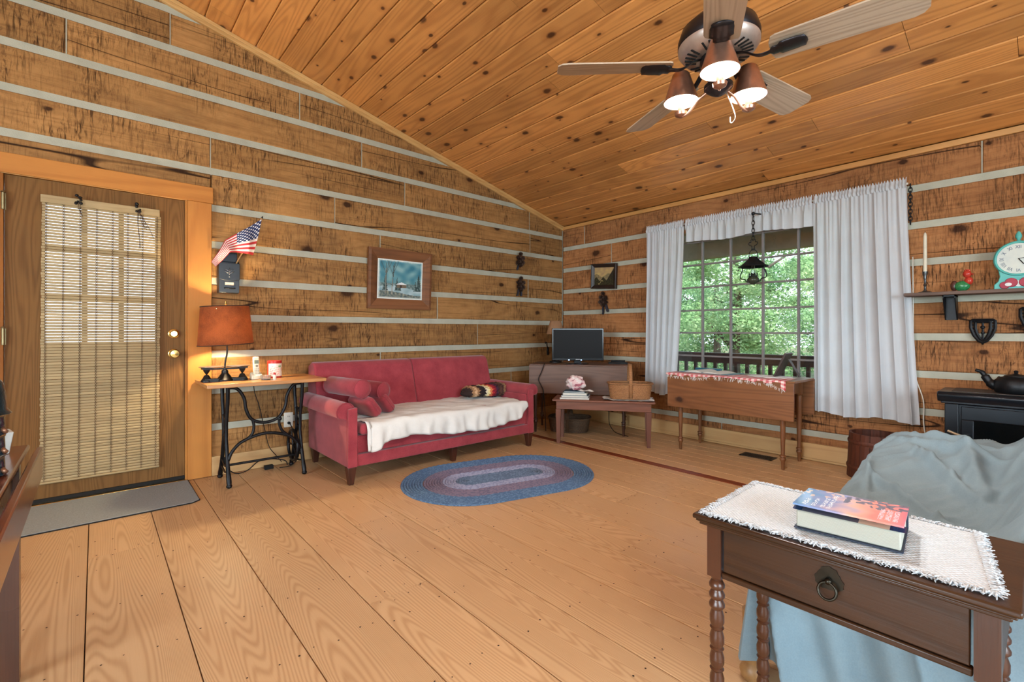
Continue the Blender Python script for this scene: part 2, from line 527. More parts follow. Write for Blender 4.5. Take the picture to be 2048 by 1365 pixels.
for k in range(-6, 7):
    zt = 1.793 + .2797 * k
    lo, hi = zt, min(zt + .2797 - T_CH, 3.72)
    cuts = [X0A] + sorted(jointsA.get(k, [])) + [0.]
    if k == 1: cuts = [X0A] + [-3.945] + sorted(jointsA[1]) + [0.]
    for a, b in zip(cuts[:-1], cuts[1:]):
        if b < -5.6: continue
        for (p, q, z0, z1) in cut_door(max(a, -6.2) + .003, b - .003, lo, hi):
            poly = gclip(rect(p, q, z0, z1))
            if len(poly) < 3 or q - p < .03: continue
            mb = MB(); fr = rnd.uniform(-.003, .004)
            slab(mb, poly, 'y', fr, .14, 1)
            mb.build('log', M['log_a'], wall_a)
    for (p, q, z0, z1) in cut_door(-6.2, -.0, zt - T_CH - .004, zt + .004):
        poly = gclip(rect(p, q, z0, z1))
        if len(poly) < 3: continue
        mb = MB(); slab(mb, poly, 'y', .010, .12, 1, .003)
        mb.build('chinking', M['chink'], wall_a)
    for j in jointsA.get(k, []):
        if j == -3.95: pass
        if j < -5.2 or (hi > ceil_z(j) - .02): continue
        MB().box(j - .0032, j + .0032, .004, .1, lo, hi).build('chinking', M['chink'], wall_a)
MB().box(-.008, 0, .0, .1, .15, 2.45).build('chinking', M['chink'], wall_a)
# the backing behind the logs (keeps the daylight out) and the far part of the wall
bk = MB()
bk.prism(gclip(rect(-9.9, -5.02, 0, 3.8)), 'y', .145, .2)
bk.prism(gclip(rect(-4.115, .2, 0, 3.8)), 'y', .145, .2)
bk.prism(gclip(rect(-5.02, -4.115, 2.05, 3.8)), 'y', .145, .2)
bk.prism(gclip(rect(-9.9, -6.2, 0, 3.8)), 'y', .0, .145)
bk.build('sheathing', M['log_a'], wall_a)

# --- wall with the window (x = 0)
wall_b = struct('wall_right', 'log wall with pale chinking around the curtained window')
WY0, WY1, WZ0, WZ1 = -3.24, -1.42, .55, 2.16               # window opening
jointsB = {-4: [-2.1], -3: [-4.6], -2: [], -1: [], 0: [-4.3], 1: [], 2: [], 3: [-.78], 4: [-3.916, -.365]}
def cut_win(a, b, z0, z1):
    if z1 <= WZ0 + .001 or z0 >= WZ1 - .001 or b <= WY0 or a >= WY1: return [(a, b, z0, z1)]
    o = []
    if a < WY0: o.append((a, WY0, z0, z1))
    if b > WY1: o.append((WY1, b, z0, z1))
    a, b = max(a, WY0), min(b, WY1)
    if z0 < WZ0: o.append((a, b, z0, WZ0))
    if z1 > WZ1: o.append((a, b, WZ1, z1))
    return o
for k in range(-4, 5):
    zt = 1.088 + .2785 * k
    lo, hi = max(zt, 0), min(zt + .2785 - T_CH, CZ0)
    cuts = [-5.4] + sorted(jointsB.get(k, [])) + [0.]
    for a, b in zip(cuts[:-1], cuts[1:]):
        for (p, q, z0, z1) in cut_win(a + .003, b - .003, lo, hi):
            if z1 - z0 < .012 or q - p < .02: continue
            mb = MB(); slab(mb, rect(p, q, z0, z1), 'x', rnd.uniform(-.003, .003), .14, 1)
            mb.build('log', M['log_b'], wall_b)
    for (p, q, z0, z1) in cut_win(-5.4, 0., zt - T_CH - .004, zt + .004):
        mb = MB(); slab(mb, rect(p, q, z0, z1), 'x', .010, .12, 1, .003)
        mb.build('chinking', M['chink'], wall_b)
    for j in jointsB.get(k, []):
        MB().box(.004, .1, j - .0032, j + .0032, lo, hi).build('chinking', M['chink'], wall_b)
bk = MB()
for (p, q, z0, z1) in [(-7.6, WY0, 0, 2.6), (WY1, .2, 0, 2.6), (WY0, WY1, 0, WZ0), (WY0, WY1, WZ1, 2.6)]:
    bk.box(.145, .2, p, q, z0, z1)
bk.box(0, .145, -7.6, -5.4, 0, 2.6)
bk.build('sheathing', M['log_b'], wall_b)

# --- walls behind the camera, with wide openings added for the fill lamps
wall_c = struct('wall_back', 'log wall behind the camera with an added wide window opening')
mb = MB()
for (p, q, z0, z1) in [(-9.9, -6.1, 0, 3.8), (-2.5, .2, 0, 3.8), (-6.1, -2.5, 0, .6), (-6.1, -2.5, 2.5, 3.8)]:
    mb.prism(gclip(rect(p, q, z0, z1)), 'y', YB, YB - .15)
mb.build('log_face', M['log_a'], wall_c)
wall_d = struct('wall_side', 'log wall beside the camera with an added wide window opening')
mb = MB()
for (p, q, z0, z1) in [(YB, -5.9, 0, 2.5), (-2.5, .1, 0, 2.5), (-5.9, -2.5, 0, .6), (-5.9, -2.5, 2.5, 2.52)]:
    mb.box(XB, XB - .15, p, q, z0, z1)
mb.build('log_face', M['log_b'], wall_d)

# --- ceiling: tongue-and-groove boards parallel to the window wall
ceiling = struct('ceiling', 'sloping ceiling of varnished knotty pine boards')
nrm = Vector((SLOPE, 0, 1)).normalized()                   # upward normal of the slope
up = Vector((-1, 0, SLOPE)).normalized()
PW = .1735 * math.hypot(1, SLOPE)
joints_c = {8: [-3.28, -1.1], 6: [-3.69, -1.9], 7: [-3.69], 4: [-4.11, -1.5], 15: [-2.03], 22: [-.2, -2.6], 13: [-2.435], 5: [-2.456]}
nb = int(-RIDGE / .1735) + 1
for i in range(nb):
    s0, s1 = i * PW, (i + 1) * PW
    js = joints_c.get(i) or [rnd.uniform(-5.4, -4.6), rnd.uniform(-3.2, -1.2)]
    cuts = [YB] + sorted(js) + [0.]
    for a, b in zip(cuts[:-1], cuts[1:]):
        a += .0012; b -= .0012
        o0 = Vector((0, 0, CZ0)) + up * s0; o1 = Vector((0, 0, CZ0)) + up * s1
        g, ch = .0018, .0075
        f0, f1 = o0 + up * (g + ch), o1 - up * (g + ch)
        r0, r1 = o0 + up * g + nrm * ch, o1 - up * g + nrm * ch
        t0, t1 = r0 + nrm * .018, r1 + nrm * .018
        ring = [f0, f1, r1, t1, t0, r0]
        vs = [Vector((p.x, y, p.z)) for y in (a, b) for p in ring]
        fs = [tuple(range(6))[::-1], tuple(range(6, 12))] + [(k, (k + 1) % 6, 6 + (k + 1) % 6, 6 + k) for k in range(6)]
        MB().add(vs, fs).build('ceiling_board', M['ceil'], ceiling)
mb = MB()
t = nrm * .024
a0 = Vector((.2, 0, CZ0 - .05)) + t; a1 = Vector((RIDGE, 0, ceil_z(RIDGE))) + t; a2 = Vector((XB - .15, 0, CZ0 - .0375)) + Vector((0, 0, .024))
for p, q in ((a0, a1), (a1, a2)):
    mb.add([(p.x, .2, p.z), (q.x, .2, q.z), (q.x, YB - .15, q.z), (p.x, YB - .15, p.z), (p.x, .2, p.z + .05), (q.x, .2, q.z + .05), (q.x, YB - .15, q.z + .05), (p.x, YB - .15, p.z + .05)],
           [(0, 1, 2, 3), (4, 5, 6, 7), (0, 1, 5, 4), (1, 2, 6, 5), (2, 3, 7, 6), (3, 0, 4, 7)])
mb.build('roof_deck', M['ceil'], ceiling)

# trims
tr = struct('trim_1', 'narrow pine trim along the gable under the ceiling')
def zc(x): return CZ0 + SLOPE * -x
MB().prism([(-4.9, zc(-4.9) - .058), (0, zc(0) - .058), (0, zc(0) - .002), (-4.9, zc(-4.9) - .002)], 'y', -.018, 0.02).build('trim_board', M['trim_x'], tr, bevel=.003)
MB().prism([(-4.9, zc(-4.9) - .03), (0, zc(0) - .03), (0, zc(0) - .002), (-4.9, zc(-4.9) - .002)], 'y', -.026, -.019).build('trim_bead', M['trim_x'], tr, bevel=.002)
tr = struct('trim_2', 'narrow pine trim along the window wall under the ceiling')
MB().box(-.018, .02, -7.4, -.019, 2.425, 2.468).build('trim_board', M['trim'], tr, bevel=.003)
bb = struct('baseboard_left', 'pale pine baseboard under the log gable wall')
MB().box(-3.945, -.03, -.022, .02, .002, .148).build('baseboard_plank', M['base_x'], bb, bevel=.003)
bb = struct('baseboard_right', 'pale pine baseboard under the window')
MB().box(-.022, .02, -7.4, -.001, .002, .145).build('baseboard_plank', M['base'], bb, bevel=.003)
MB().box(-.034, -.0225, -7.4, -.023, .002, .022).build('shoe_moulding', M['base'], bb, bevel=.004)

# --- floor
floor = struct('floor', 'wide heart pine floor planks')
seams = [-9.85 + .2865 * i for i in range(17)]
seams = [x for x in seams if x < -5.0] + [-4.922, -4.636, -4.352, -4.06, -3.778, -3.506, -3.223, -2.942, -2.652, -2.372, -2.086, -1.80, -1.52, -1.245, -1.162]
fj = {-3.778: [-2.405, -5.2], -3.223: [-1.975, -4.6], -3.506: [-1.619, -5.0], -2.652: [-2.808, -.6], -4.636: [-1.145, -3.9], -2.086: [-2.374], -4.352: [-4.4], -4.06: [-5.1], -2.942: [-4.1], -2.372: [-3.9], -1.8: [-1.2, -3.6]}
nails = MB()
def plank(x0, x1, y0, y1, mat):
    g, c = .0016, .0022
    zt = rnd.uniform(-.0006, .0006)
    ring = [(x0 + g, -.03), (x1 - g, -.03), (x1 - g, zt - c), (x1 - g - c, zt), (x0 + g + c, zt), (x0 + g, zt - c)]
    MB().prism(ring, 'y', y0 + .0008, y1 - .0008).build('floor_plank', mat, floor)
for x0, x1 in zip(seams[:-1], seams[1:]):
    js = fj.get(x0) or [rnd.uniform(-4.8, -3.2)]
    cuts = [YB] + sorted(js) + [.15 if -5.1 < x0 < -4.1 else 0.02]
    for a, b in zip(cuts[:-1], cuts[1:]): plank(x0, x1, a, b, M['floor'])
    if -5.0 < x0:
        yy = [-.12 - .405 * k for k in range(13)] + [j + d for j in js for d in (.02, -.02)]
        for y in yy:
            for f_ in (.12, .36, .64, .88):
                if rnd.random() < .12: continue
                cx, cy = x0 + (x1 - x0) * (f_ + rnd.uniform(-.05, .05)), y + rnd.uniform(-.025, .025)
                r = rnd.uniform(.0028, .0042)
                nails.add([(cx + r * math.cos(a), cy + r * math.sin(a), .0012) for a in [PI / 3 * k for k in range(6)]], [(0, 1, 2, 3, 4, 5)])
plank(-1.162, -1.078, YB, 0.02, M['floor_dark'])
xs = [-1.078 + .1348 * i for i in range(9)]
for x0, x1 in zip(xs[:-1], xs[1:]):
    cuts = [YB] + sorted([rnd.uniform(-4.5, -2.6), rnd.uniform(-2.2, -.8)]) + [.02]
    for a, b in zip(cuts[:-1], cuts[1:]): plank(x0, x1, a, b, M['floor'])
nails.build('nail_heads', M['floor_gap'], floor, kind='stuff')
MB().box(-9.95, .2, YB - .15, .2, -.06, -.031).build('subfloor', M['floor_gap'], floor)
# ------------------------------------------------------------------ door in the gable wall
door = struct('door_1', 'oak door with nine panes behind a bamboo blind', (-4.57, .04, 0))
SX0, SX1, SZ0, SZ1 = -5.026, -4.112, .037, 2.069            # slab
GX0, GX1, GZ0, GZ1 = -4.85, -4.285, 1.02, 1.945             # glazed field
mb = MB()
for (a, b, c, d) in [(SX0, GX0, SZ0, SZ1), (GX1, SX1, SZ0, SZ1), (GX0, GX1, SZ0, GZ0), (GX0, GX1, GZ1, SZ1)]:
    mb.box(a, b, .012, .055, c, d)
mb.build('door_slab', M['door'], door)
gw, gh = (GX1 - GX0) / 3, (GZ1 - GZ0) / 3
for i in (1, 2):
    MB().box(GX0 + gw * i - .014, GX0 + gw * i + .014, .012, .055, GZ0, GZ1).build('muntin', M['door'], door, bevel=.003)
    MB().box(GX0, GX1, .013, .054, GZ0 + gh * i - .014, GZ0 + gh * i + .014).build('muntin', M['door'], door, bevel=.003)
for i in range(3):
    for j in range(3):
        MB().box(GX0 + gw * i, GX0 + gw * (i + 1), .032, .036, GZ0 + gh * j, GZ0 + gh * (j + 1)).build('pane', M['glass'], door)
# frame: jambs, head, casing
mb = MB()
mb.box(-4.11, -4.098, -.004, .16, .002, 2.085); mb.box(-5.045, -5.03, -.004, .16, .002, 2.085); mb.box(-5.045, -4.098, -.004, .16, 2.072, 2.085)
mb.build('jamb', M['casing'], door, bevel=.002)
MB().box(-4.098, DX1, -.022, .02, .002, 2.072).build('casing', M['casing'], door, bevel=.004)
MB().box(DX0, -5.045, -.022, .02, .002, 2.072).build('casing', M['casing'], door, bevel=.004)
MB().box(DX0 - .01, DX1 + .01, -.024, .02, 2.0725, DTOP + .005).build('casing', M['casing_x'], door, bevel=.004)
MB().box(-5.045, -4.098, -.012, -.0045, 2.07, 2.0845).build('casing_bead', M['trim_x'], door, bevel=.002)
MB().box(-5.03, -4.111, -.03, .16, .002, .012).build('threshold', M['brass'], door, bevel=.003)
MB().box(SX0, SX1, .004, .05, .014, .036).build('sweep', M['rubber'], door)
M['old_brass'] = plain('dull_brass', (150, 136, 100), .45, .8)
for z in (1.90, 1.07):
    h = MB().lathe([(.008, -.05), (.008, .05)], 10, (-5.03, -.008, z)); h.lathe([(.0, .05), (.011, .053), (.008, .06), (0, .064)], 10, (-5.03, -.008, z)); h.box(-5.034, -5.02, .0095, .0118, z - .05, z + .05)
    h.build('hinge', M['old_brass'], door, smooth=40)
for z, kn in ((1.085, False), (.94, True)):
    k = MB().lathe([(.034, 0), (.034, .006), (.028, .01), (.0, .01)], 24, (-4.178, .012, z), (0, -1, 0))
    r_ = k.build('rosette', M['brass'], door, smooth=40)
    if kn:
        MB().lathe([(.011, .0), (.011, .025), (.026, .035), (.03, .05), (.026, .062), (0, .066)], 24, (-4.178, .003, z), (0, -1, 0)).build('knob', M['brass'], r_, off=door.location, smooth=40)
    else:
        MB().lathe([(.024, 0), (.024, .012), (.02, .017), (0, .017)], 20, (-4.178, .003, z), (0, -1, 0)).build('lock_cylinder', M['brass'], r_, off=door.location, smooth=40)

# ------------------------------------------------------------------ bamboo blind on the door
M['bamboo'] = wood('bamboo_slats', (192, 170, 128), (164, 138, 96), 'x', 20, 30, .3, .5, rough=.6, tint=.09, bump=.1, translucent=.3)
M['cord'] = plain('dark_brown_cord', (64, 44, 34), .9)
M['blind_cord'] = plain('brown_blind_cord', (98, 74, 56), .9)
blind = thing('bamboo_blind', 'natural bamboo slat blind hanging over the glazed door', 'blind', (-4.565, -.01, 0), wc=True)
BX0, BX1 = -4.868, -4.262
BZ0, BZ1 = .134, 1.972
ns = 96
dz = (BZ1 - BZ0 - .06) / ns
sl = MB()
sl.lathe([(.0055, -.3), (.0066, -.299), (.0066, .299), (.0055, .3)], 6, (0, 0, 0), (1, 0, 0))
sl.v = [(p[0] * (BX1 - BX0) / .6, p[1] * .35, p[2] * 1.24) for p in sl.v]
slm = sl.mesh('slat', smooth=50); slm.materials.append(M['bamboo'])
for i in range(ns):
    o = bpy.data.objects.new('slat', slm); COL.objects.link(o); o.parent = blind
    z = BZ0 + .012 + dz * (i + .5)
    # the cloth of slats leans a little to the left as it comes down
    o.location = (rnd.uniform(-.002, .002) + (z - 1.0) * .006, rnd.uniform(-.0008, .0008), z)
MB().box(BX0, BX1, -.006 - .01, .006 - .01, BZ1 - .05, BZ1).build('head_rail', M['bamboo'], blind, bevel=.003)
MB().tube([(BX0 - .004, -.01, BZ0 + .004), (BX1 - .004, -.01, BZ0 + .004)], .008, 8).build('bottom_rail', M['bamboo'], blind, smooth=50)
for k in range(8):
    x = BX0 + .02 + k * (BX1 - BX0 - .04) / 7
    for s in (-1, 1):
        pth = []
        for i in range(ns * 2 + 1):
            z = BZ0 + .01 + (BZ1 - BZ0 - .06) * i / (ns * 2)
            pth.append((x + s * .0045 * math.cos(i * PI / 2.) + (z - 1.) * .006, -.01 - .006 * abs(math.sin(i * PI / 2)) - .002, z))
        MB().tube(pth, .0010, 4, cap=False).build('woven_cord', M['blind_cord'], blind)
for x, n_ in ((-4.69, 3), (-4.385, 6)):
    kn = MB()
    for i in range(10):
        kn.sphere((x + rnd.uniform(-.014, .014), -.025 + rnd.uniform(-.006, .006), BZ1 - .005 + rnd.uniform(-.03, .025)), rnd.uniform(.006, .011), 8, 5)
    b_ = kn.build('cord_knot', M['black'], blind, smooth=True)
    for i in range(n_):
        ln = rnd.uniform(.12, .3) if n_ == 6 else rnd.uniform(.06, .12)
        w = rnd.uniform(-.03, .12) if n_ == 6 else rnd.uniform(0, .02)
        MB().tube([(x + w * (q / 6) + .004 * math.sin(q + i), -.026 - .001 * i, BZ1 - .02 - ln * q / 6) for q in range(7)], .0013, 4).build('pull_cord', M['cord'], blind)

M['mat'] = plain('grey_door_mat', (150, 156, 158), .95, var=.1, scale=90, bump=.6, bscale=260, spec=.1)
dm = thing('door_mat', 'flat grey carpet mat in front of the oak door', 'door mat', (-4.6, -.3, 0), wc=True)
MB().prism([(-5.15, -.595), (-4.14, -.595), (-4.098, -.56), (-4.098, -.03), (-5.15, -.03)], 'z', .0015, .009).build('mat_pile', M['mat'], dm, bevel=.003)
MB().tube([(-5.15, -.597, .004), (-4.14, -.597, .004), (-4.098, -.562, .004), (-4.096, -.03, .004)], .0038, 6).build('mat_edging', M['rubber'], dm)

# ------------------------------------------------------------------ treadle sewing table
M['ply'] = wood('varnished_ply_top', (186, 132, 80), (150, 98, 58), 'x', 6, 40, .4, .3, rough=.35, tint=.02, coat=.3)
M['iron'] = plain('black_cast_iron', (26, 27, 30), .42, .5, var=.2, bump=.15, bscale=60)
sew = thing('sewing_table', 'cast iron treadle sewing table base with a plain wooden top', 'table', (-3.66, -.29, 0), wc=True)
TT = .745
MB().box(-4.055, -3.272, -.545, -.035, TT - .026, TT).build('table_top', M['ply'], sew, bevel=.004)
def side_iron(x, lean):
    """one end frame: two bowed legs, a lattice between them"""
    mb = MB()
    def pt(y, z): return (x, y, z)
    fl = [(-.385, .72), (-.375, .6), (-.33, .45), (-.325, .33), (-.36, .2), (-.40, .1), (-.425, .045), (-.432, .015)]
    rl = [(-.185, .72), (-.195, .6), (-.235, .45), (-.24, .33), (-.2, .2), (-.15, .1), (-.115, .045), (-.105, .015)]
    for ln in (fl, rl): mb.tube([pt(*q) for q in ln], [.013, .013, .012, .012, .013, .014, .017, .015], 8)
    for y in (-.43, -.107): mb.sphere((x, y, .017), .02, 10, 6, (1, 1, .8))
    mb.box(x - .012, x + .012, -.42, -.15, .705, .7185)
    mb.tube([pt(-.35, .5), pt(-.283, .47), pt(-.215, .5)], .008, 6)
    mb.tube([pt(-.335, .42), pt(-.283, .39), pt(-.23, .42)], .007, 6)
    mb.tube([pt(-.33, .33), pt(-.283, .36), pt(-.24, .33)], .008, 6)
    for s in (-1, 1):
        mb.tube([pt(-.283 + s * .0, .39), pt(-.283 + s * .03, .43), pt(-.283 + s * .045, .47), pt(-.283 + s * .02, .5), pt(-.283, .47)], .006, 6)
        mb.tube([pt(-.283, .36), pt(-.283 + s * .05, .27), pt(-.283 + s * .06, .19), pt(-.283 + s * .02, .15), pt(-.283, .19)], .006, 6)
    mb.tube([pt(-.375, .16), pt(-.283, .13), pt(-.185, .16)], .008, 6)
    mb.tube([pt(-.40, .105), pt(-.283, .085), pt(-.15, .105)], .007, 6)
    return mb
for x in (-3.905, -3.4):
    side_iron(x, 0).build('end_frame', M['iron'], sew, smooth=50)
# the swooping front brace between the end frames
x0, x1, yb = -3.905, -3.4, -.365
def arc(pts): return [(p[0], yb + p[2] if len(p) > 2 else yb, p[1]) for p in pts]
def smoothpath(pts, n=5):
    out = []
    P = [Vector(p) for p in pts]
    for i in range(len(P) - 1):
        a, b, c, d = P[max(i - 1, 0)], P[i], P[i + 1], P[min(i + 2, len(P) - 1)]
        for k in range(n):
            t = k / n
            out.append(.5 * ((2 * b) + (c - a) * t + (2 * a - 5 * b + 4 * c - d) * t * t + (3 * b - a - 3 * c + d) * t ** 3))
    out.append(P[-1])
    return out
br = MB()
br.tube(smoothpath(arc([(x0, .70), (-3.845, .69), (-3.80, .62), (-3.785, .53), (-3.745, .455), (-3.66, .425), (-3.57, .45), (-3.52, .53), (-3.505, .62), (-3.46, .69), (x1, .70)])), .0115, 8)
br.tube(smoothpath(arc([(x0 + .005, .18), (-3.87, .25), (-3.80, .31), (-3.655, .345), (-3.51, .31), (-3.44, .25), (x1 - .005, .18)])), .0115, 8)
br.tube(smoothpath(arc([(-3.742, .45), (-3.735, .40), (-3.75, .345), (-3.80, .305)])), .0105, 8)
br.tube(smoothpath(arc([(-3.56, .445), (-3.562, .40), (-3.54, .345), (-3.505, .312)])), .0105, 8)
br.sphere((-3.56, yb, .44), .017, 8, 6)
br.build('brace', M['iron'], sew, smooth=50)
rod_ = MB().tube([(-3.905, -.283, .13), (-3.4, -.283, .13)], .009, 8).build('cross_rod', M['iron'], sew, smooth=50)
wh = MB()
wh.tube([(-3.43, -.25 + .12 * math.cos(a), .2 + .12 * math.sin(a)) for a in [PI / 12 * k for k in range(24)]], .012, 8, closed=True)
for a in range(5): wh.tube([(-3.43, -.25, .2), (-3.43, -.25 + .11 * math.cos(a * 1.257), .2 + .11 * math.sin(a * 1.257))], .006, 6)
wh.build('drive_wheel', M['iron'], sew, smooth=50)

# ------------------------------------------------------------------ lamp made from an old balance scale
M['scale_iron'] = plain('dark_grey_iron', (44, 43, 42), .4, .6, var=.15)
M['scale_tray'] = plain('worn_tin_tray', (150, 132, 118), .35, .7, var=.15)
M['shade'] = fabric('brown_burlap_shade', (150, 82, 44), .9, 900., .22, .5, .0, translucent=.03, c2=(96, 50, 28), tr_col=(130, 60, 26))
LX, LY = -3.905, -.28
lamp = thing('table_lamp', 'lit table lamp with a brown burlap shade on an old balance scale', 'lamp', (LX, LY, TT), wc=True)
mb = MB()
mb.box(LX - .125, LX + .125, LY - .032, LY + .032, TT, TT + .02)
mb.lathe([(.055, 0), (.056, .012), (.045, .022), (.03, .045), (.022, .055), (.022, .075), (.012, .08), (.012, .09)], 20, (LX, LY, TT))
for s in (-1, 1): mb.lathe([(.036, 0), (.036, .01), (.022, .03), (.016, .045), (.003, .05)], 16, (LX + s * .112, LY, TT))
mb.build('scale_base', M['scale_iron'], lamp, smooth=40)
mb = MB()
mb.box(LX - .12, LX + .12, LY - .008, LY + .008, TT + .082, TT + .094)
for s in (-1, 1): mb.lathe([(.003, .048), (.012, .062), (.02, .075), (.022, .094), (.022, .1)], 12, (LX + s * .112, LY, TT)); mb.obox((LX + s * .112, LY, TT + .093), (.06, .06, .012))
mb.build('scale_beam', M['scale_iron'], lamp, smooth=40)
for s in (-1, 1):
    MB().lathe([(.0, .1005), (.07, .1005), (.078, .104), (.078, .107), (.0, .104)], 24, (LX + s * .082, LY, TT)).build('scale_tray', M['scale_tray'], lamp, smooth=40)
st = smoothpath([(LX + .0, LY, TT + .09), (LX + .004, LY, TT + .15), (LX + .014, LY, TT + .2), (LX + .012, LY, TT + .3), (LX + .005, LY, TT + .34)])
MB().tube(st, .006, 8).build('stem', M['scale_iron'], lamp, smooth=50)
BULB = (LX + .005, LY, 1.125)
MB().lathe([(.012, -.07), (.014, -.035), (.014, -.03), (.026, .0), (.03, .02), (.022, .042), (0, .05)], 14, BULB).build('bulb', bulb_mat('lit_lamp_bulb', (255, 205, 130), 6.), lamp, smooth=True)
# shade: an open drum, tilted a little
z0s, z1s = 1.008, 1.284
sh = MB()
def shade_pt(u, v, th=0):
    a = 2 * PI * u
    r = .176 + (.153 - .176) * v + th
    z = z0s + (z1s - z0s) * v
    x_, y_ = r * math.cos(a), r * math.sin(a)
    return (LX + .008 + x_ - .006 * v, LY + y_, z + x_ * .055)
sh.grid(lambda u, v: shade_pt(u, v), 40, 6, cu=True)
sh.build('shade', M['shade'], lamp, smooth=True)
for v in (0., 1.):
    MB().tube([shade_pt(k / 40, v) for k in range(40)], .0035, 6, closed=True).build('shade_trim', M['cord'], lamp, smooth=True)
sp = MB()
for k in range(3): sp.tube([(LX + .005, LY, 1.262), shade_pt(k / 3., .93)], .002, 5)
sp.tube([(LX + .02, LY, 1.09), (LX + .045, LY, 1.13), (LX + .045, LY, 1.2), (LX + .005, LY, 1.262)], .0018, 5)
sp.tube([(LX - .01, LY, 1.09), (LX - .035, LY, 1.13), (LX - .035, LY, 1.2), (LX + .005, LY, 1.262)], .0018, 5)
sp.build('harp', M['brass'], lamp)
MB().lathe([(.003, 0), (.004, .03), (.008, .034), (.006, .045), (.003, .05), (.006, .056), (0, .064)], 10, (LX + .005, LY, 1.262)).build('finial', M['brass'], lamp, smooth=True)
light('table_lamp_light', 'POINT', BULB, 20, (1, .8, .47), shadow_soft_size=.028)

# phone, canister, dish
ph = thing('cordless_phone', 'cream cordless phone standing in its charger on the sewing table', 'phone', (-3.705, -.3, TT), wc=True)
M['cream'] = plain('cream_plastic', (232, 222, 196), .35)
mb = MB().prism([(-.335, TT), (-.26, TT), (-.26, TT + .035), (-.285, TT + .052), (-.335, TT + .03)], 'x', -3.742, -3.668)
mb.build('charger', M['cream'], ph, bevel=.005)
hs = MB().obox((-3.705, -.298, TT + .092), (.042, .024, .15), (R(-8), 0, 0)).build('handset', M['cream'], ph, bevel=.007)
def on_hs(x, z, dy=.0128):   # a point on the tilted front of the handset
    c, s_ = math.cos(R(-8)), math.sin(R(-8))
    return (-3.705 + x, -.298 + (-dy) * c - z * s_, TT + .092 + (-dy) * s_ + z * c)
scr = MB().obox(on_hs(0, .035), (.03, .002, .026), (R(-8), 0, 0)).build('screen', plain('grey_lcd', (112, 122, 100), .3), hs, off=ph.location)
MB().lathe([(.009, 0), (.009, .002), (0, .002)], 14, on_hs(0.002, .006), (0, -1, -.14)).build('button', plain('grey_key', (150, 144, 128), .5), hs, off=ph.location)
for i in range(3):
    for j in range(4):
        MB().obox(on_hs(-.011 + .011 * i, -.016 - .012 * j), (.007, .003, .006), (R(-8), 0, 0)).build('button', plain('key_grey', (172, 164, 148), .5) if (i + j) == 0 else bpy.data.materials['key_grey'], hs, off=ph.location)
can = thing('canister', 'small red and white lidded canister on the sewing table', 'canister', (-3.565, -.25, TT), wc=True)
M['red_pl'] = plain('red_tin', (190, 40, 34), .35)
MB().lathe([(.049, 0), (.05, .003), (.05, .122), (.046, .126), (0, .126)], 28, (-3.565, -.25, TT)).build('tin_body', M['red_pl'], can, smooth=40)
MB().lathe([(.052, .115), (.052, .128), (.049, .131), (0, .131)], 28, (-3.565, -.25, TT)).build('lid', M['red_pl'], can, smooth=40)
def lab(u, v):
    a = PI + PI * .12 + u * PI * 1.0
    return (-3.565 + .0508 * math.cos(a), -.25 + .0508 * math.sin(a), TT + .012 + .098 * v)
def labc(u, v):
    if u < .5 and abs(math.sin((v * 7 + u * 3) * PI)) < .35 and .1 < v < .8 and u > .05: return (222, 120, 106)
    if .55 < u < .8 and .35 < v < .75 and (u - .68) ** 2 * 6 + (v - .55) ** 2 < .03: return (226, 170, 140)
    if .45 < u < .6 and .7 < v < .85: return (150, 170, 120)
    return (236, 222, 208)
MB().grid(lab, 33, 25, colfn=labc).build('paper_label', printed('canister_print', .5), can, smooth=True)
M['clear'] = plain('clear_plastic', (240, 240, 236), .08, trans=.85, var=.02, ior=1.35)
dish = single(MB().lathe([(.028, 0), (.034, .004), (.036, .034), (.033, .034), (.03, .008), (0, .006)], 18, (-3.665, -.4, TT)), 'trinket_dish', M['clear'], 'small clear dish of odds and ends beside the canister', 'dish', (-3.665, -.4, TT), smooth=40)
bt = thing('bottle', 'tiny white capped bottle in front of the canister', 'bottle', (-3.612, -.43, TT), wc=True)
MB().lathe([(.011, 0), (.0115, .002), (.0115, .032), (.008, .036), (0, .036)], 14, (-3.612, -.43, TT)).build('bottle_body', M['white_pl'], bt, smooth=40)
MB().lathe([(.0085, .0365), (.0085, .05), (.007, .052), (0, .052)], 14, (-3.612, -.43, TT)).build('cap', M['red_pl'], bt, smooth=40)

# ------------------------------------------------------------------ mailbox with a flag
M['mailbox'] = plain('black_painted_tin', (38, 42, 48), .35, .4)
mbx = thing('mailbox', 'black tin wall mailbox with its lid raised', 'mailbox', (-3.84, -.05, 1.4), wc=True)
mx0, mx1 = -3.908, -3.772
mb = MB()
mb.box(mx0, mx1, -.078, -.073, 1.40, 1.52); mb.box(mx0, mx0 + .004, -.075, -.004, 1.40, 1.64); mb.box(mx1 - .004, mx1, -.075, -.004, 1.40, 1.64)
mb.box(mx0, mx1, -.0735, -.004, 1.397, 1.402); mb.box(mx0, mx1, -.008, -.002, 1.40, 1.70)
mb.build('box_body', M['mailbox'], mbx, bevel=.002)
MB().prism([(mx0 - .003, 1.50), (-3.875, 1.492), (-3.84, 1.489), (-3.805, 1.492), (mx1 + .003, 1.50), (mx1 + .003, 1.625), (mx0 - .003, 1.625)], 'y', -.088, -.079).build('flap', M['mailbox'], mbx, bevel=.003)
MB().box(mx0 + .003, mx1 - .003, -.02, -.012, 1.64, 1.715).build('lid', M['mailbox'], mbx, bevel=.003)
em = MB()
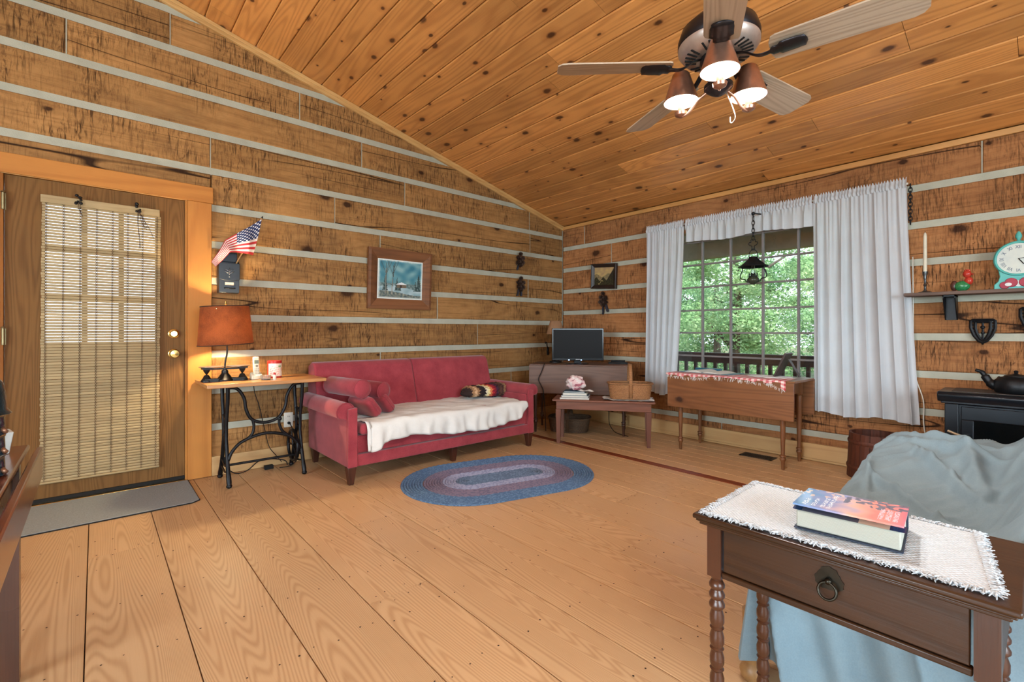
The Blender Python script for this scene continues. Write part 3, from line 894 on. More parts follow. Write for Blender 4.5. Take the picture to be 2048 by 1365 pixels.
for s in (-1, 1):
    em.tube([(-3.84, -.09, 1.545), (-3.84 + s * .014, -.0915, 1.55), (-3.84 + s * .032, -.09, 1.562)], .0025, 6)
    em.tube([(-3.84, -.09, 1.562), (-3.84 + s * .012, -.0915, 1.566), (-3.84 + s * .026, -.09, 1.576)], .002, 6)
em.tube([(-3.84, -.09, 1.535), (-3.84, -.09, 1.585)], .002, 6)
em.sphere((-3.84, -.092, 1.52), .006, 8, 5)
em.build('eagle_crest', plain('worn_pewter', (120, 122, 126), .35, .7), mbx, smooth=True)
MB().box(-3.868, -3.81, -.0805, -.079, 1.455, 1.478).build('name_card', plain('paper_card', (222, 196, 170), .7), mbx)
MB().tube([(-3.872, -.079, 1.433), (-3.868, -.092, 1.433), (-3.806, -.092, 1.433), (-3.802, -.079, 1.433)], .0045, 8).build('handle', M['black'], mbx, smooth=True)

flag = thing('flag', 'small stars and stripes flag on a stick stuck in the mailbox', 'flag', (-3.80, -.05, 1.6), wc=True)
MB().tube([(-3.80, -.045, 1.60), (-3.608, -.07, 2.015)], .005, 8).build('flag_stick', plain('pale_dowel', (206, 160, 104), .5), flag, smooth=True)
MB().lathe([(.005, 0), (.007, .006), (.003, .018), (0, .022)], 8, (-3.612, -.0695, 2.005), (.42, -.05, .9)).build('spear_tip', M['black'], flag, smooth=True)
FT = [Vector(p) for p in ((-3.612, -.072, 2.0), (-3.70, -.085, 1.925), (-3.78, -.09, 1.865), (-3.865, -.075, 1.80), (-3.91, -.10, 1.71), (-3.955, -.07, 1.625))]
FB = [Vector(p) for p in ((-3.678, -.085, 1.70), (-3.72, -.11, 1.705), (-3.79, -.10, 1.71), (-3.845, -.12, 1.70), (-3.885, -.095, 1.64), (-3.94, -.12, 1.58))]
def flag_pt(u, v):
    """u along the fly, v down the hoist"""
    k = min(4, int(u * 5)); f = u * 5 - k
    p = FT[k].lerp(FT[k + 1], f).lerp(FB[k].lerp(FB[k + 1], f), v)
    p.y += .012 * math.sin(14 * u + 3 * v) * min(1, 4 * u) + .02 * math.sin(PI * v) * -1
    p.y = min(p.y, -.035)
    return p
def flag_col(u, v):
    if u < .42 and v < 7 / 13:
        i, j = u / .42 * 11, v / (7 / 13) * 9
        a, b = i - int(i) - .5, j - int(j) - .5
        if (int(i) + int(j)) % 2 == 0 and abs(a) < .42 and abs(b) < .42 and (abs(a) + abs(b)) < .55: return (236, 236, 238)
        return (36, 52, 96)
    return (196, 52, 58) if int(v * 13) % 2 == 0 else (236, 224, 218)
MB().grid(flag_pt, 90, 118, colfn=flag_col).build('flag_cloth', printed('flag_print', .8), flag, smooth=True)

# ------------------------------------------------------------------ outlet and cords under the table
ol = thing('wall_outlet', 'white wall outlet under the right end of the sewing table', 'outlet', (-3.392, 0, .36), wc=True)
MB().box(-3.428, -3.357, -.009, .003, .30, .422).build('cover_plate', M['white_pl'], ol, bevel=.003)
for z in (.335, .388):
    s_ = MB().lathe([(.017, 0), (.017, .003), (0, .003)], 16, (-3.3925, -.009, z), (0, -1, 0)).build('socket', M['white_pl'], ol, smooth=40)
    if z > .35:
        k = MB(); k.box(-3.4, -3.397, -.0135, -.0122, z - .004, z + .006); k.box(-3.388, -3.385, -.0135, -.0122, z - .004, z + .006)
        k.build('slot', M['rubber'], s_, off=ol.location)
    else:
        MB().lathe([(.012, 0), (.011, .02), (.004, .028), (0, .028)], 10, (-3.3925, -.0125, z), (0, -1, 0)).build('plug', M['rubber'], s_, off=ol.location, smooth=40)
def cordobj(pts, r, label, name='electric_cable', mat=None, cat='cord', n=6):
    p = smoothpath(pts, n)
    return single(MB().tube(p, r, 6), name, mat or M['rubber'], label, cat, tuple(p[0]), smooth=True)
cordobj([(-3.66, -.026, .715), (-3.655, -.03, .62), (-3.62, -.03, .5), (-3.585, -.03, .33), (-3.55, -.034, .17), (-3.50, -.04, .09), (-3.46, -.06, .03)], .003, 'thin black lamp cord hanging down the log wall behind the sewing table')
cordobj([(-3.90, -.14, .16), (-3.86, -.12, .07), (-3.80, -.1, .012), (-3.72, -.10, .02), (-3.64, -.08, .07), (-3.55, -.08, .075), (-3.45, -.1, .05), (-3.43, -.11, .012)], .004, 'black cord looping along the baseboard under the sewing table')
cordobj([(-3.3925, -.045, .335), (-3.37, -.06, .28), (-3.335, -.08, .2), (-3.33, -.09, .12), (-3.36, -.13, .05), (-3.42, -.15, .012), (-3.5, -.14, .008)], .0035, 'black cord dropping from the white wall outlet')
single(MB().box(-3.6, -3.535, -.115, -.075, .001, .032), 'power_adapter', M['rubber'], 'black power adapter lying by the baseboard under the sewing table', 'adapter', (-3.567, -.095, 0), bevel=.004)
# ------------------------------------------------------------------ red velvet sofa
M['velvet'] = fabric('rose_velvet', (166, 66, 74), .9, 700., .16, .12, .25, c2=(134, 46, 56))
M['leg_dark'] = wood('dark_sofa_leg', (74, 40, 28), (48, 26, 18), 'z', 8, 40, .4, .3, rough=.4, tint=.05)
sofa = thing('sofa', 'rose red velvet sofa with rolled arms against the log wall', 'sofa', (-2.3525, -.53, 0), wc=True)
SXM = -2.3525
mb = MB()
mb.box(-3.20, -1.505, -.915, -.14, .215, .345)
mb.build('seat_base', M['velvet'], sofa, bevel=.012)
MB().box(-3.205, -1.50, -.935, -.15, .128, .212).build('front_rail', M['velvet'], sofa, bevel=.008)
for a, b in ((-3.175, SXM - .002), (SXM + .002, -1.53)):
    MB().box(a, b, -.955, -.25, .35, .432).build('seat_cushion', M['velvet'], sofa, bevel=.03, seg=4)
for a, b in ((-3.258, SXM - .002), (SXM + .002, -1.447)):
    MB().prism([(-.335, .43), (-.235, .80), (-.20, .838), (-.15, .845), (-.075, .81), (-.06, .42), (-.2, .41)], 'x', a, b).build('back_cushion', M['velvet'], sofa, bevel=.014, seg=3)
MB().box(-3.17, -1.535, -.2, -.06, .13, .409).build('back_frame', M['velvet'], sofa, bevel=.01)
def arm(s):
    def X(x): return SXM + s * (x - SXM)
    mb = MB()
    prof = [(X(-3.262), .128), (X(-3.262), .47)]
    cx, cz, r = X(-3.272), .525, .068
    for k in range(13):
        a = R(215) - R(250) * k / 12
        prof.append((cx + s * r * math.cos(a), cz + r * math.sin(a)))
    prof += [(X(-3.185), .50), (X(-3.172), .128)]
    if s < 0: prof = prof[::-1]
    mb.prism(prof[::-1], 'y', -.915, -.1)
    a_ = mb.build('arm', M['velvet'], sofa, bevel=.008, seg=2)
    f = MB()
    f.prism([(X(-3.266), .128), (X(-3.196), .128), (X(-3.196), .555), (X(-3.262), .545)][::(1 if s > 0 else -1)], 'y', -.945, -.9155)
    f.build('arm_front', M['velvet'], a_, off=sofa.location, bevel=.006)
    wl = MB()
    wl.tube([(cx + s * r * .985 * math.cos(R(215) - R(250) * k / 12), -.916, cz + r * .985 * math.sin(R(215) - R(250) * k / 12)) for k in range(13)], .0045, 6)
    wl.build('welt', M['velvet'], a_, off=sofa.location, smooth=True)
arm(1); arm(-1)
for (x, y) in ((-3.232, -.905), (-2.325, -.87), (-1.475, -.905), (-3.215, -.13), (-1.49, -.13)):
    MB().add([(x - .018, y - .018, 0), (x + .018, y - .018, 0), (x + .018, y + .018, 0), (x - .018, y + .018, 0), (x - .032, y - .032, .128), (x + .032, y - .032, .128), (x + .032, y + .032, .128), (x - .032, y + .032, .128)],
             [(3, 2, 1, 0), (4, 5, 6, 7), (0, 1, 5, 4), (1, 2, 6, 5), (2, 3, 7, 6), (3, 0, 4, 7)]).build('leg', M['leg_dark'], sofa, bevel=.003)

M['sheet'] = fabric('white_cotton_sheet', (226, 226, 222), .9, 600., .05, .15, .1)
def sheet(u, v):
    x = -3.155 + 1.61 * u
    L = 1.02 * v
    wob = mnoise.noise(Vector((x * 3.2, v * 3, 1.3))) ; w2 = mnoise.noise(Vector((x * 9, v * 7, 5)))
    back = .30 + .03 * mnoise.noise(Vector((x * 5, 0, 0)))
    hang = .155 + .022 * math.sin(x * 5.1) + .018 * mnoise.noise(Vector((x * 6, 2, 0)))
    if u < .12: hang += .07 * (1 - u / .12) * (.4 + .6 * math.sin(PI * u / .12))
    if u > .93: hang *= 1 - .75 * (u - .93) / .07
    top = .972 - back
    s_ = v * (top + hang)
    rr = .03; y_ = -back - s_
    if s_ < top:
        y = -back - s_; z = .436 + .012 * wob + .007 * w2 + .006 * (1 - 4 * abs(mnoise.noise(Vector((x * 5 + y_ * 2, y_ * 9, 3)))))
        e = top - s_
        if e < rr: z -= (rr - e) ** 2 / (2 * rr)
    else:
        d = s_ - top
        y = -.972 - .012 * math.sin(min(1, d / .06) * PI / 2) - .012 * math.sin(x * 26 + 4 * wob) * d / .15 - .006 * math.sin(x * 57 + 3 * w2) * d / .1
        z = .436 + .008 * wob - d - rr * .5
    if u < .02: x += .02 * v
    return (x, y, z + .006)
sht = single(MB().grid(sheet, 110, 50), 'seat_cover', M['sheet'], 'rumpled white sheet spread over the sofa seat', 'sheet', (-2.35, -.65, .43), smooth=True)
sd = sht.modifiers.new('thick', 'SOLIDIFY'); sd.thickness = .003; sd.offset = 1

def bolster(p0, p1, r, label):
    p0, p1 = Vector(p0), Vector(p1)
    ax = (p1 - p0).normalized(); L = (p1 - p0).length
    t = thing('bolster', label, 'bolster', tuple(p0), wc=True, group='velvet bolsters on the sofa')
    prof = [(0, -.012), (r * .6, -.01), (r * .92, -.002), (r, .008), (r, L - .008), (r * .92, L + .002), (r * .6, L + .01), (0, L + .012)]
    MB().lathe(prof, 28, p0, ax).build('bolster_body', M['velvet'], t, smooth=True)
    q = Vector((0, 0, 1)).rotation_difference(ax)
    for d in (.004, L - .004):
        MB().tube([p0 + q @ Vector((r * math.cos(a), r * math.sin(a), d)) for a in [2 * PI * k / 28 for k in range(28)]], .004, 6, closed=True).build('piping', M['velvet'], t, smooth=True)
bolster((-3.095, -.80, .668), (-3.155, -.33, .665), .070, 'rose velvet bolster resting on the left sofa arm')
bolster((-2.862, -.68, .622), (-2.985, -.315, .635), .070, 'rose velvet bolster leaning against the sofa back')
def wedge(c, size, rot, label):
    t = thing('cushion', label, 'cushion', c, group='small velvet cushions on the sofa')
    from mathutils import Euler
    m = Euler(rot).to_matrix()
    def f(u, v):
        a = 2 * PI * u; b = PI * (v - .5)
        ex = lambda w, e: math.copysign(abs(w) ** e, w)
        p = Vector((size[0] / 2 * ex(math.cos(b), .35) * ex(math.cos(a), .3), size[1] / 2 * ex(math.cos(b), .35) * ex(math.sin(a), .3), size[2] / 2 * ex(math.sin(b), .55)))
        return m @ p
    MB().grid(f, 36, 17, cu=True).build('cushion_body', M['velvet'], t, smooth=True)
    w = MB()
    w.tube([m @ (Vector((size[0] / 2 * math.copysign(abs(math.cos(a)) ** .3, math.cos(a)), size[1] / 2 * math.copysign(abs(math.sin(a)) ** .3, math.sin(a)), 0)) * 1.005) for a in [2 * PI * (k + .5) / 40 for k in range(40)]], .004, 6, closed=True)
    w.build('piping', M['velvet'], t, smooth=True)
wedge((-3.035, -.70, .525), (.165, .30, .088), (0, R(52), R(8)), 'small velvet cushion wedged under the nearer bolster')
wedge((-2.865, -.57, .52), (.165, .30, .088), (0, R(52), R(14)), 'small velvet cushion propped beside the farther bolster')

# crocheted blanket
def blk(u, v):
    a = 2 * PI * u; t = (v - .5) * 2
    e = max(0., 1 - abs(t) ** 5) ** .5
    bump = .006 * math.sin(60 * v + 3 * math.sin(8 * a)) + .004 * math.sin(14 * a + 40 * v)
    ry = .12 * e + bump; rz = (.062 + .014 * math.sin(3 + 5 * v)) * e + bump * .6
    ca, sa = math.cos(a), math.sin(a)
    y = ry * math.copysign(abs(ca) ** .7, ca); z = rz * math.copysign(abs(sa) ** .7, sa)
    x = -.235 + .47 * v + .02 * sa
    th = R(-7)
    return (-1.705 + x * math.cos(th) - y * math.sin(th), -.50 + x * math.sin(th) + y * math.cos(th), .512 + z + .004)
BC = [(46, 30, 28), (46, 30, 28), (150, 112, 78), (196, 160, 124), (150, 112, 78), (46, 30, 28), (34, 26, 30), (34, 26, 30), (216, 206, 176), (222, 208, 150), (206, 120, 76), (168, 28, 40), (120, 22, 40), (60, 28, 52), (66, 40, 34), (84, 52, 40), (66, 40, 34), (130, 98, 72), (168, 132, 96), (120, 90, 66)]
def blc(u, v):
    q = v + .035 * abs(((u * 14) % 1) - .5) * 2 + .1 * math.sin(2 * PI * u + .6) * .5
    return BC[max(0, min(len(BC) - 1, int(q * len(BC))))]
single(MB().grid(blk, 72, 90, cu=True, colfn=blc), 'crocheted_blanket', printed('crochet_yarn', .95, bump=.6), 'folded crocheted blanket with zigzag brown, cream and red stripes on the sofa', 'blanket', (-1.7, -.5, .45), smooth=True)

# ------------------------------------------------------------------ braided oval rug
rug = thing('braided_rug', 'oval braided rug in blue and mauve bands before the sofa', 'rug', (-2.305, -1.478, 0), R(-15))
bands = [(.0, .098, (84, 104, 130), (104, 124, 150)), (.098, .195, (152, 158, 186), (126, 134, 166)), (.195, .335, (124, 112, 132), (104, 98, 122)), (.335, .49, (74, 104, 140), (94, 126, 160))]
RL = .255
def oval(r, n):
    """points on the stadium curve of radius r"""
    per = 4 * RL + 2 * PI * r
    out = []
    for k in range(n):
        s_ = per * k / n
        if s_ < 2 * RL: out.append((-RL + s_, -r))
        elif s_ < 2 * RL + PI * r: a = -PI / 2 + (s_ - 2 * RL) / r; out.append((RL + r * math.cos(a), r * math.sin(a)))
        elif s_ < 4 * RL + PI * r: out.append((RL - (s_ - 2 * RL - PI * r), r))
        else: a = PI / 2 + (s_ - 4 * RL - PI * r) / r; out.append((-RL + r * math.cos(a), r * math.sin(a)))
    return out, per
BW = .0195
for bi, (r0, r1, ca, cb) in enumerate(bands):
    mb = MB(); r = max(r0 + BW / 2, .006)
    while r < r1 - .002:
        pts, per = oval(r, 4)
        n = int(per / .011) // 2 * 2
        pts, per = oval(r, n)
        # braid: a flat bead whose height and width pulse, colour alternating along it
        sec = [(-BW / 2, .001), (-BW * .36, .0085), (0, .011), (BW * .36, .0085), (BW / 2, .001)]
        vs = []; m = len(sec)
        for k, p in enumerate(pts):
            q0, q1 = pts[k - 1], pts[(k + 1) % n]
            tx, ty = q1[0] - q0[0], q1[1] - q0[1]; l = math.hypot(tx, ty) or 1
            nx, ny = ty / l, -tx / l
            pul = 1 + .16 * math.sin(k * PI / 2 + r * 40)
            for i, (d, z) in enumerate(sec):
                sh_ = .004 * math.sin(k * PI / 2) * (1 if i > 2 else -1)
                vs.append((p[0] + nx * d, p[1] + ny * d, z * (pul if 0 < i < 4 else 1)))
        off = len(mb.v)
        mb.v += vs
        for k in range(n):
            j = (k + 1) % n
            for i in range(m - 1):
                mb.f.append((off + k * m + i, off + k * m + i + 1, off + j * m + i + 1, off + j * m + i))
                mb.c.append(ca if rnd.random() < .6 else cb)
        r += BW
    mb.build('braid_band', M.get('braid') or M.setdefault('braid', printed('braided_wool', .95, bump=.7)), rug, smooth=True)

# ------------------------------------------------------------------ pictures
def frame_rails(par, w, h, fw, mat, axis_m, d=.022, prof=None):
    """four mitred rails of a picture frame in the local xz plane, front at -y"""
    prof = prof or [(0, 0), (0, -d), (fw * .25, -d * 1.15), (fw * .7, -d * .75), (fw, -d * .35), (fw, 0)]
    for i in range(4):
        L = w if i % 2 == 0 else h
        H_ = h if i % 2 == 0 else w
        vs = []
        for sgn in (-1, 1):
            for (q, y) in prof:
                vs.append((sgn * (L / 2 - q), y, -H_ / 2 + q))
        n = len(prof)
        fs = [tuple(range(n)), tuple(range(n, 2 * n))[::-1]] + [(k, (k + 1) % n, n + (k + 1) % n, n + k) for k in range(n)]
        rot = Matrix.Rotation(PI / 2 * i, 3, 'Y')
        MB().add([rot @ Vector(v) for v in vs], fs).build('frame_rail', mat, par)
M['frame_a'] = wood('weathered_frame', (122, 78, 46), (88, 54, 32), 'x', 9, 40, .5, .5, rough=.6, tint=.12)
pa = thing('framed_painting', 'winter cabin painting in teal tones in a wide wooden frame', 'painting', (-2.365, -.008, 1.607))
pa.rotation_euler = (R(3), 0, 0); pa.location.y = -.014
frame_rails(pa, .68, .575, .098, M['frame_a'], None, .03)
def winter(u, v):
    n = mnoise.noise(Vector((u * 6, v * 6, 0))); n2 = mnoise.noise(Vector((u * 24, v * 20, 3)))
    def mixc(a, b, t): t = max(0, min(1, t)); return tuple(a[i] + (b[i] - a[i]) * t for i in range(3))
    c = mixc((136, 176, 180), (50, 118, 140), .5 + n * .9)                     # sky
    if v < .52: c = mixc(c, (176, 184, 160), (.52 - v) * 2.2)
    if v < .40: c = mixc((70, 98, 100), (150, 168, 168), .5 + n2 * .8)          # far wood
    if v < .30 + .05 * math.sin(u * 5): c = mixc((190, 208, 212), (120, 156, 166), .5 + n)   # snow
    if v < .16 + .05 * math.sin(u * 4 + 1): c = mixc((70, 88, 92), (150, 152, 134), .45 + n2)  # stream
    for x, w, hh in ((.17, .055, .62), (.42, .05, .55), (.48, .04, .45), (.90, .075, .68), (.83, .05, .5)):   # firs
        if .22 < v < hh and abs(u - x) < w * (hh - v) / hh * 1.5 * (.7 + .5 * abs(math.sin(v * 60))): c = mixc((44, 66, 66), (150, 170, 170), .2 + n2)
    for x, lean in ((.19, .0), (.33, -.05)):                                    # bare trunks
        if .12 < v < .9 and abs(u - x - lean * (.5 - v)) < .012 * (1.1 - v * .7): c = (60, 62, 58) if u > x else (150, 150, 140)
        if v > .6:
            for s_ in (-1, 1, .5):
                if abs((u - x) - s_ * (v - .62) * .35) < .005: c = (74, 84, 82)
    if .42 < u < .62 and .30 < v < .38: c = (112, 100, 84)                      # cabin
    if .40 < u < .64 and .38 <= v < .38 + .06 * (1 - abs(u - .52) / .12): c = (222, 230, 232)
    if .49 < u < .52 and .30 < v < .36: c = (52, 44, 40)
    e = min(u, v, 1 - u, 1 - v) + .01 * n2
    return mixc((226, 234, 230), c, (e - .025) / .045)
MB().grid(lambda u, v: (-.246 + .492 * u, -.010, -.193 + .386 * v), 101, 81, colfn=winter).build('canvas', printed('winter_print', .35), pa)
MB().box(-.25, .25, -.008, -.002, -.2, .2).build('backing_board', M['cord'], pa)
M['frame_b'] = plain('dark_frame', (44, 32, 28), .4, var=.15)
pb = thing('framed_picture', 'small dark framed mountain picture beside the window wall corner', 'picture', (-.014, -.69, 1.765), R(-90))
pb.rotation_euler = (R(3), R(4), R(-90))
frame_rails(pb, .375, .30, .046, M['frame_b'], None, .026)
def mount(u, v):
    n = mnoise.noise(Vector((u * 7, v * 7, 9))); n2 = mnoise.noise(Vector((u * 22, v * 22, 2)))
    c = (176 + n * 20, 150 + n * 20, 104)
    pk = .62 + .14 * math.sin(u * 9 + 1) - .35 * abs(u - .45)
    if v < pk: c = (128 + n2 * 50, 116 + n2 * 45, 84 + n2 * 30)
    if u > .55 and v < .12 + (u - .55) * 1.9: c = (38 + n2 * 20, 36 + n2 * 18, 28)
    if v < .34 + .1 * math.sin(u * 17): c = (46 + n2 * 40, 44 + n2 * 36, 28 + n2 * 18)
    if .2 < u < .45 and v < .28 and abs(v - .16 - .1 * math.sin(u * 20)) < .03: c = (150, 136, 92)
    return c
MB().grid(lambda u, v: (-.142 + .284 * u, -.010, -.106 + .212 * v), 61, 47, colfn=mount).build('print_sheet', printed('mountain_print', .4), pb)
MB().box(-.15, .15, -.008, -.002, -.115, .115).build('backing_board', M['cord'], pb)

# ------------------------------------------------------------------ pine cone swags
M['cone'] = plain('pine_cone_scales', (70, 48, 36), .7, var=.3, scale=60)
M['ribbon'] = plain('dark_ribbon', (46, 46, 56), .8, var=.2)
def swag(loc, rotz, label, seed, tails):
    r = random.Random(seed)
    t = thing('pine_cone_swag', label, 'wall decoration', loc, rotz, group='pine cone swags on the log walls')
    for i, (x, z, s_) in enumerate([(0, .10, .8), (-.028, .055, .9), (.03, .05, 1.), (-.03, .0, 1.), (.03, -.005, .95), (0, .028, 1.1), (0, -.03, 1.05)]):
        mb = MB()
        R0 = .027 * s_
        for ring in range(5):
            h = -R0 + 2 * R0 * ring / 4.5
            rr = R0 * math.cos((ring / 4.5 - .42) * 2.3)
            for k in range(8):
                a = 2 * PI * (k + .5 * ring) / 8
                d = Vector((math.cos(a), 0, math.sin(a)))
                b = Vector((0, -.03 - .02 - (h), 0)) + d * rr * .35
                e = Vector((0, -.03 - .02 - (h) - .008, 0)) + d * rr * 1.2
                w = Vector((-math.sin(a), 0, math.cos(a))) * .006
                o = Vector((x, 0, z))
                mb.add([o + b - w, o + b + w, o + e + w * .8, o + e - w * .8 + Vector((0, -.002, 0)), o + e + Vector((0, -.004, 0)) + d * .003], [(0, 1, 2, 3), (3, 2, 4)])
        mb.lathe([(R0 * .3, -R0), (R0 * .55, 0), (R0 * .2, R0)], 8, (x, -.05, z), (0, -1, 0))
        mb.build('pine_cone', M['cone'], t)
    for s_, L in tails:
        pts = [(s_ * .010, -.02, -.02), (s_ * .03, -.028, -.07), (s_ * .034, -.022, -.07 - L * .5), (s_ * .042, -.02, -.06 - L)]
        MB().tube(smoothpath(pts), [.016, .018] + [.02] * 13 + [.014], 8, flat=.25).build('ribbon_tail', M['ribbon'], t, smooth=True)
    lv = MB()
    for k in range(9):
        a = r.uniform(0, 6.28)
        lv.tube([(0, -.02, .02), (.03 * math.cos(a), -.024, .03 * math.sin(a) + .02), (.062 * math.cos(a), -.02, .075 * math.sin(a) + .02)], [.004, .01, .002], 6, flat=.3)
    lv.build('dried_leaves', M['ribbon'], t, smooth=True)
    return t
swag((-.802, -.004, 1.925), 0, 'upper pine cone swag on the log wall left of the corner', 3, [(-.8, .02)])
swag((-.795, -.004, 1.635), 0, 'lower pine cone swag on the log wall left of the corner', 4, [(-.8, .05), (.8, .05)])
swag((-.004, -.70, 1.455), R(-90), 'pine cone swag below the small dark framed picture', 5, [(-.6, .09), (1.2, .06)])
# ------------------------------------------------------------------ window in the right wall
win = struct('window_1', 'wide window of small panes behind white curtains', (.06, -2.33, 1.3))
mb = MB()
mb.box(-.004, .15, WY0, WY0 + .035, WZ0, WZ1); mb.box(-.004, .15, WY1 - .035, WY1, WZ0, WZ1)
mb.box(-.004, .15, WY0, WY1, WZ1 - .035, WZ1); mb.box(-.03, .15, WY0 - .03, WY1 + .03, WZ0 - .02, WZ0 + .03)
mb.build('window_frame', M['casing'], win, bevel=.003)
mv = [-3.06, -2.763, -2.467, -2.17, -1.885, -1.59]
mh = [.612, .850, 1.086, 1.317, 1.555, 1.786, 2.02]
IY0, IY1, IZ0, IZ1 = WY0 + .035, WY1 - .035, WZ0 + .03, WZ1 - .035
for y in mv: MB().box(.035, .065, y - .0095, y + .0095, IZ0, IZ1).build('muntin', M['sash'], win, bevel=.003)
for z in mh: MB().box(.037, .063, IY0, IY1, z - .0085, z + .0085).build('muntin', M['sash'], win, bevel=.003)
ys = [IY0] + mv + [IY1]; zs = [IZ0] + mh + [IZ1]
for a, b in zip(ys[:-1], ys[1:]):
    for c, d in zip(zs[:-1], zs[1:]):
        MB().box(.049, .051, a, b, c, d).build('pane', M['glass'], win)

# ------------------------------------------------------------------ curtains
M['curtain'] = fabric('white_curtain_cotton', (216, 221, 226), .95, 500., .04, .12, .05, translucent=.3, tr_col=(236, 236, 238))
rod = single(MB().tube([(-.066, -1.30, 2.205), (-.066, -3.53, 2.205)], .008, 8), 'curtain_rod', M['white_pl'], 'thin white curtain rod across the top of the window', 'curtain rod', (-.066, -2.4, 2.205), smooth=True)
def curtain(ya, yb, zb, nf, label, seed, depth=.028, flare=(0, 0), name='curtain', hem=.05, ztop=2.185, full=True):
    r = random.Random(seed)
    ph = [r.uniform(0, 6.28) for _ in range(4)]
    t = thing(name, label, 'curtain', (-.066, (ya + yb) / 2, ztop), wc=True)
    nu = int(nf * 14)
    def f(u, v, off=0):
        k = min(1, .25 + v * 1.6)
        s_ = u * nf
        fold = math.sin(2 * PI * s_ + ph[0] + .8 * math.sin(2 * PI * u * 2.3 + ph[1])) * (.65 + .35 * math.sin(2 * PI * u * 3.1 + ph[2]))
        fine = math.sin(2 * PI * s_ * 2.6 + ph[3]) * (1 - min(1, v * 2.2))
        x = -.085 + depth * k * fold + .006 * fine
        yy = ya + (yb - ya) * u + (flare[0] * (1 - u) + flare[1] * u) * v ** 1.4 + .010 * math.cos(2 * PI * s_ + ph[0]) * k
        z = ztop + (zb - ztop) * v + .012 * v * math.sin(2 * PI * u * 1.7 + ph[2])
        return (min(x, -.045) + off, yy, z)
    MB().grid(f, nu, 34).build('cloth', M['curtain'], t, smooth=True)
    if hem:
        MB().grid(lambda u, v: f(u, 1 - hem / (ztop - zb) * (1 - v), -.0025), nu, 4).build('hem', M['curtain'], t, smooth=True)
    # gathered heading with a small ruffle above the rod
    def g(u, v):
        s_ = u * nf * 3.2
        a = math.sin(2 * PI * s_ + ph[1] + 1.5 * math.sin(2 * PI * u * 5 + ph[0]))
        z = ztop - .012 + .07 * v + (.010 * math.sin(2 * PI * s_ * 1.3 + ph[2]) * v if v > .7 else 0)
        x = -.0865 + .007 * a - .011 * math.sin(PI * min(1, v / .6))
        return (x if v < .95 else x - .003 * a, ya + (yb - ya) * u, z)
    MB().grid(g, int(nf * 40), 9).build('heading', M['curtain'], t, smooth=True)
    return t
curtain(-1.315, -1.755, .435, 6, 'white gathered curtain panel at the left of the window', 5, flare=(.02, .10))
curtain(-2.915, -3.525, .425, 8, 'white gathered curtain panel at the right of the window', 8, flare=(.0, -.075))
vl = curtain(-1.765, -2.905, 2.0, 14, 'short white valance across the top of the window', 9, depth=.014, hem=.045, name='valance')

# black chain and white cord beside the right panel
def chain(pts_fn, n, r, w, name, label, cat, mat, loc, par=None):
    mb = MB()
    for i in range(n):
        c, d = pts_fn(i)
        c = Vector(c); d = Vector(d).normalized()
        side = Vector((0, 1, 0)) if i % 2 else Vector((1, 0, 0))
        loop = []
        for k in range(12):
            a = 2 * PI * k / 12
            loop.append(c + d * (w * 1.0 * math.cos(a)) + side * (w * .55 * math.sin(a)))
        mb.tube(loop, r, 5, closed=True)
    return mb
single(chain(lambda i: ((-.03, -3.537, 2.19 - .027 * i), (0, 0, 1)), 11, .0036, .019, '', '', '', None, None), 'iron_chain', M['black'], 'short black iron chain hanging on the wall at the right curtain edge', 'chain', (-.03, -3.537, 2.19), smooth=True)
cordobj([(-.02, -3.55, 1.66), (-.018, -3.552, 1.2), (-.016, -3.555, .82), (-.03, -3.61, .6), (-.03, -3.612, .45), (-.03, -3.62, .36), (-.03, -3.64, .3)], .004, 'white electric cord running down the wall by the right curtain', name='white_cable', mat=M['white_pl'])

# ------------------------------------------------------------------ hanging oil lantern before the window
lt = thing('hanging_lantern', 'black iron oil lantern hanging on a chain before the window', 'lantern', (-.2, -2.477, 2.134), wc=True)
LXx, LYy = -.2, -2.477
mb = MB().tube([(-.02, LYy - .02, 2.17), (-.10, LYy - .015, 2.165), (-.18, LYy, 2.16), (-.205, LYy, 2.145), (-.2, LYy, 2.125), (-.185, LYy, 2.13)], .006, 8)
mb.obox((-.012, LYy - .02, 2.17), (.02, .04, .06)); mb.sphere((-.2, LYy, 2.155), .016, 8, 6)
mb.build('wall_hook', M['black'], lt, smooth=40)
chain(lambda i: ((LXx, LYy, 2.105 - .034 * i), (0, 0, 1)), 6, .0033, .023, '', '', '', None, None).build('chain', M['black'], lt, smooth=True)
q = MB()
for s in (-1, 1):
    q.tube(smoothpath([(LXx, LYy, 1.925), (LXx, LYy + s * .018, 1.92), (LXx, LYy + s * .02, 1.90), (LXx, LYy + s * .032, 1.90), (LXx, LYy + s * .038, 1.885), (LXx, LYy + s * .025, 1.872), (LXx, LYy + s * .01, 1.862), (LXx, LYy + s * .012, 1.838)]), .004, 6)
q.lathe([(.016, 0), (.018, .008), (.01, .014), (0, .014)], 12, (LXx, LYy, 1.828))
q.tube(smoothpath([(LXx, LYy - .034, 1.765), (LXx, LYy - .034, 1.80), (LXx, LYy - .018, 1.826), (LXx, LYy + .018, 1.826), (LXx, LYy + .034, 1.80), (LXx, LYy + .034, 1.765)]), .0035, 6)
q.build('hanger', M['black'], lt, smooth=40)
MB().lathe([(.036, 1.768), (.038, 1.752), (.105, 1.688), (.122, 1.684), (.124, 1.677), (.104, 1.682), (.034, 1.742)], 28, (LXx, LYy, 0), cap=False).build('shade', M['black'], lt, smooth=40)
q = MB()
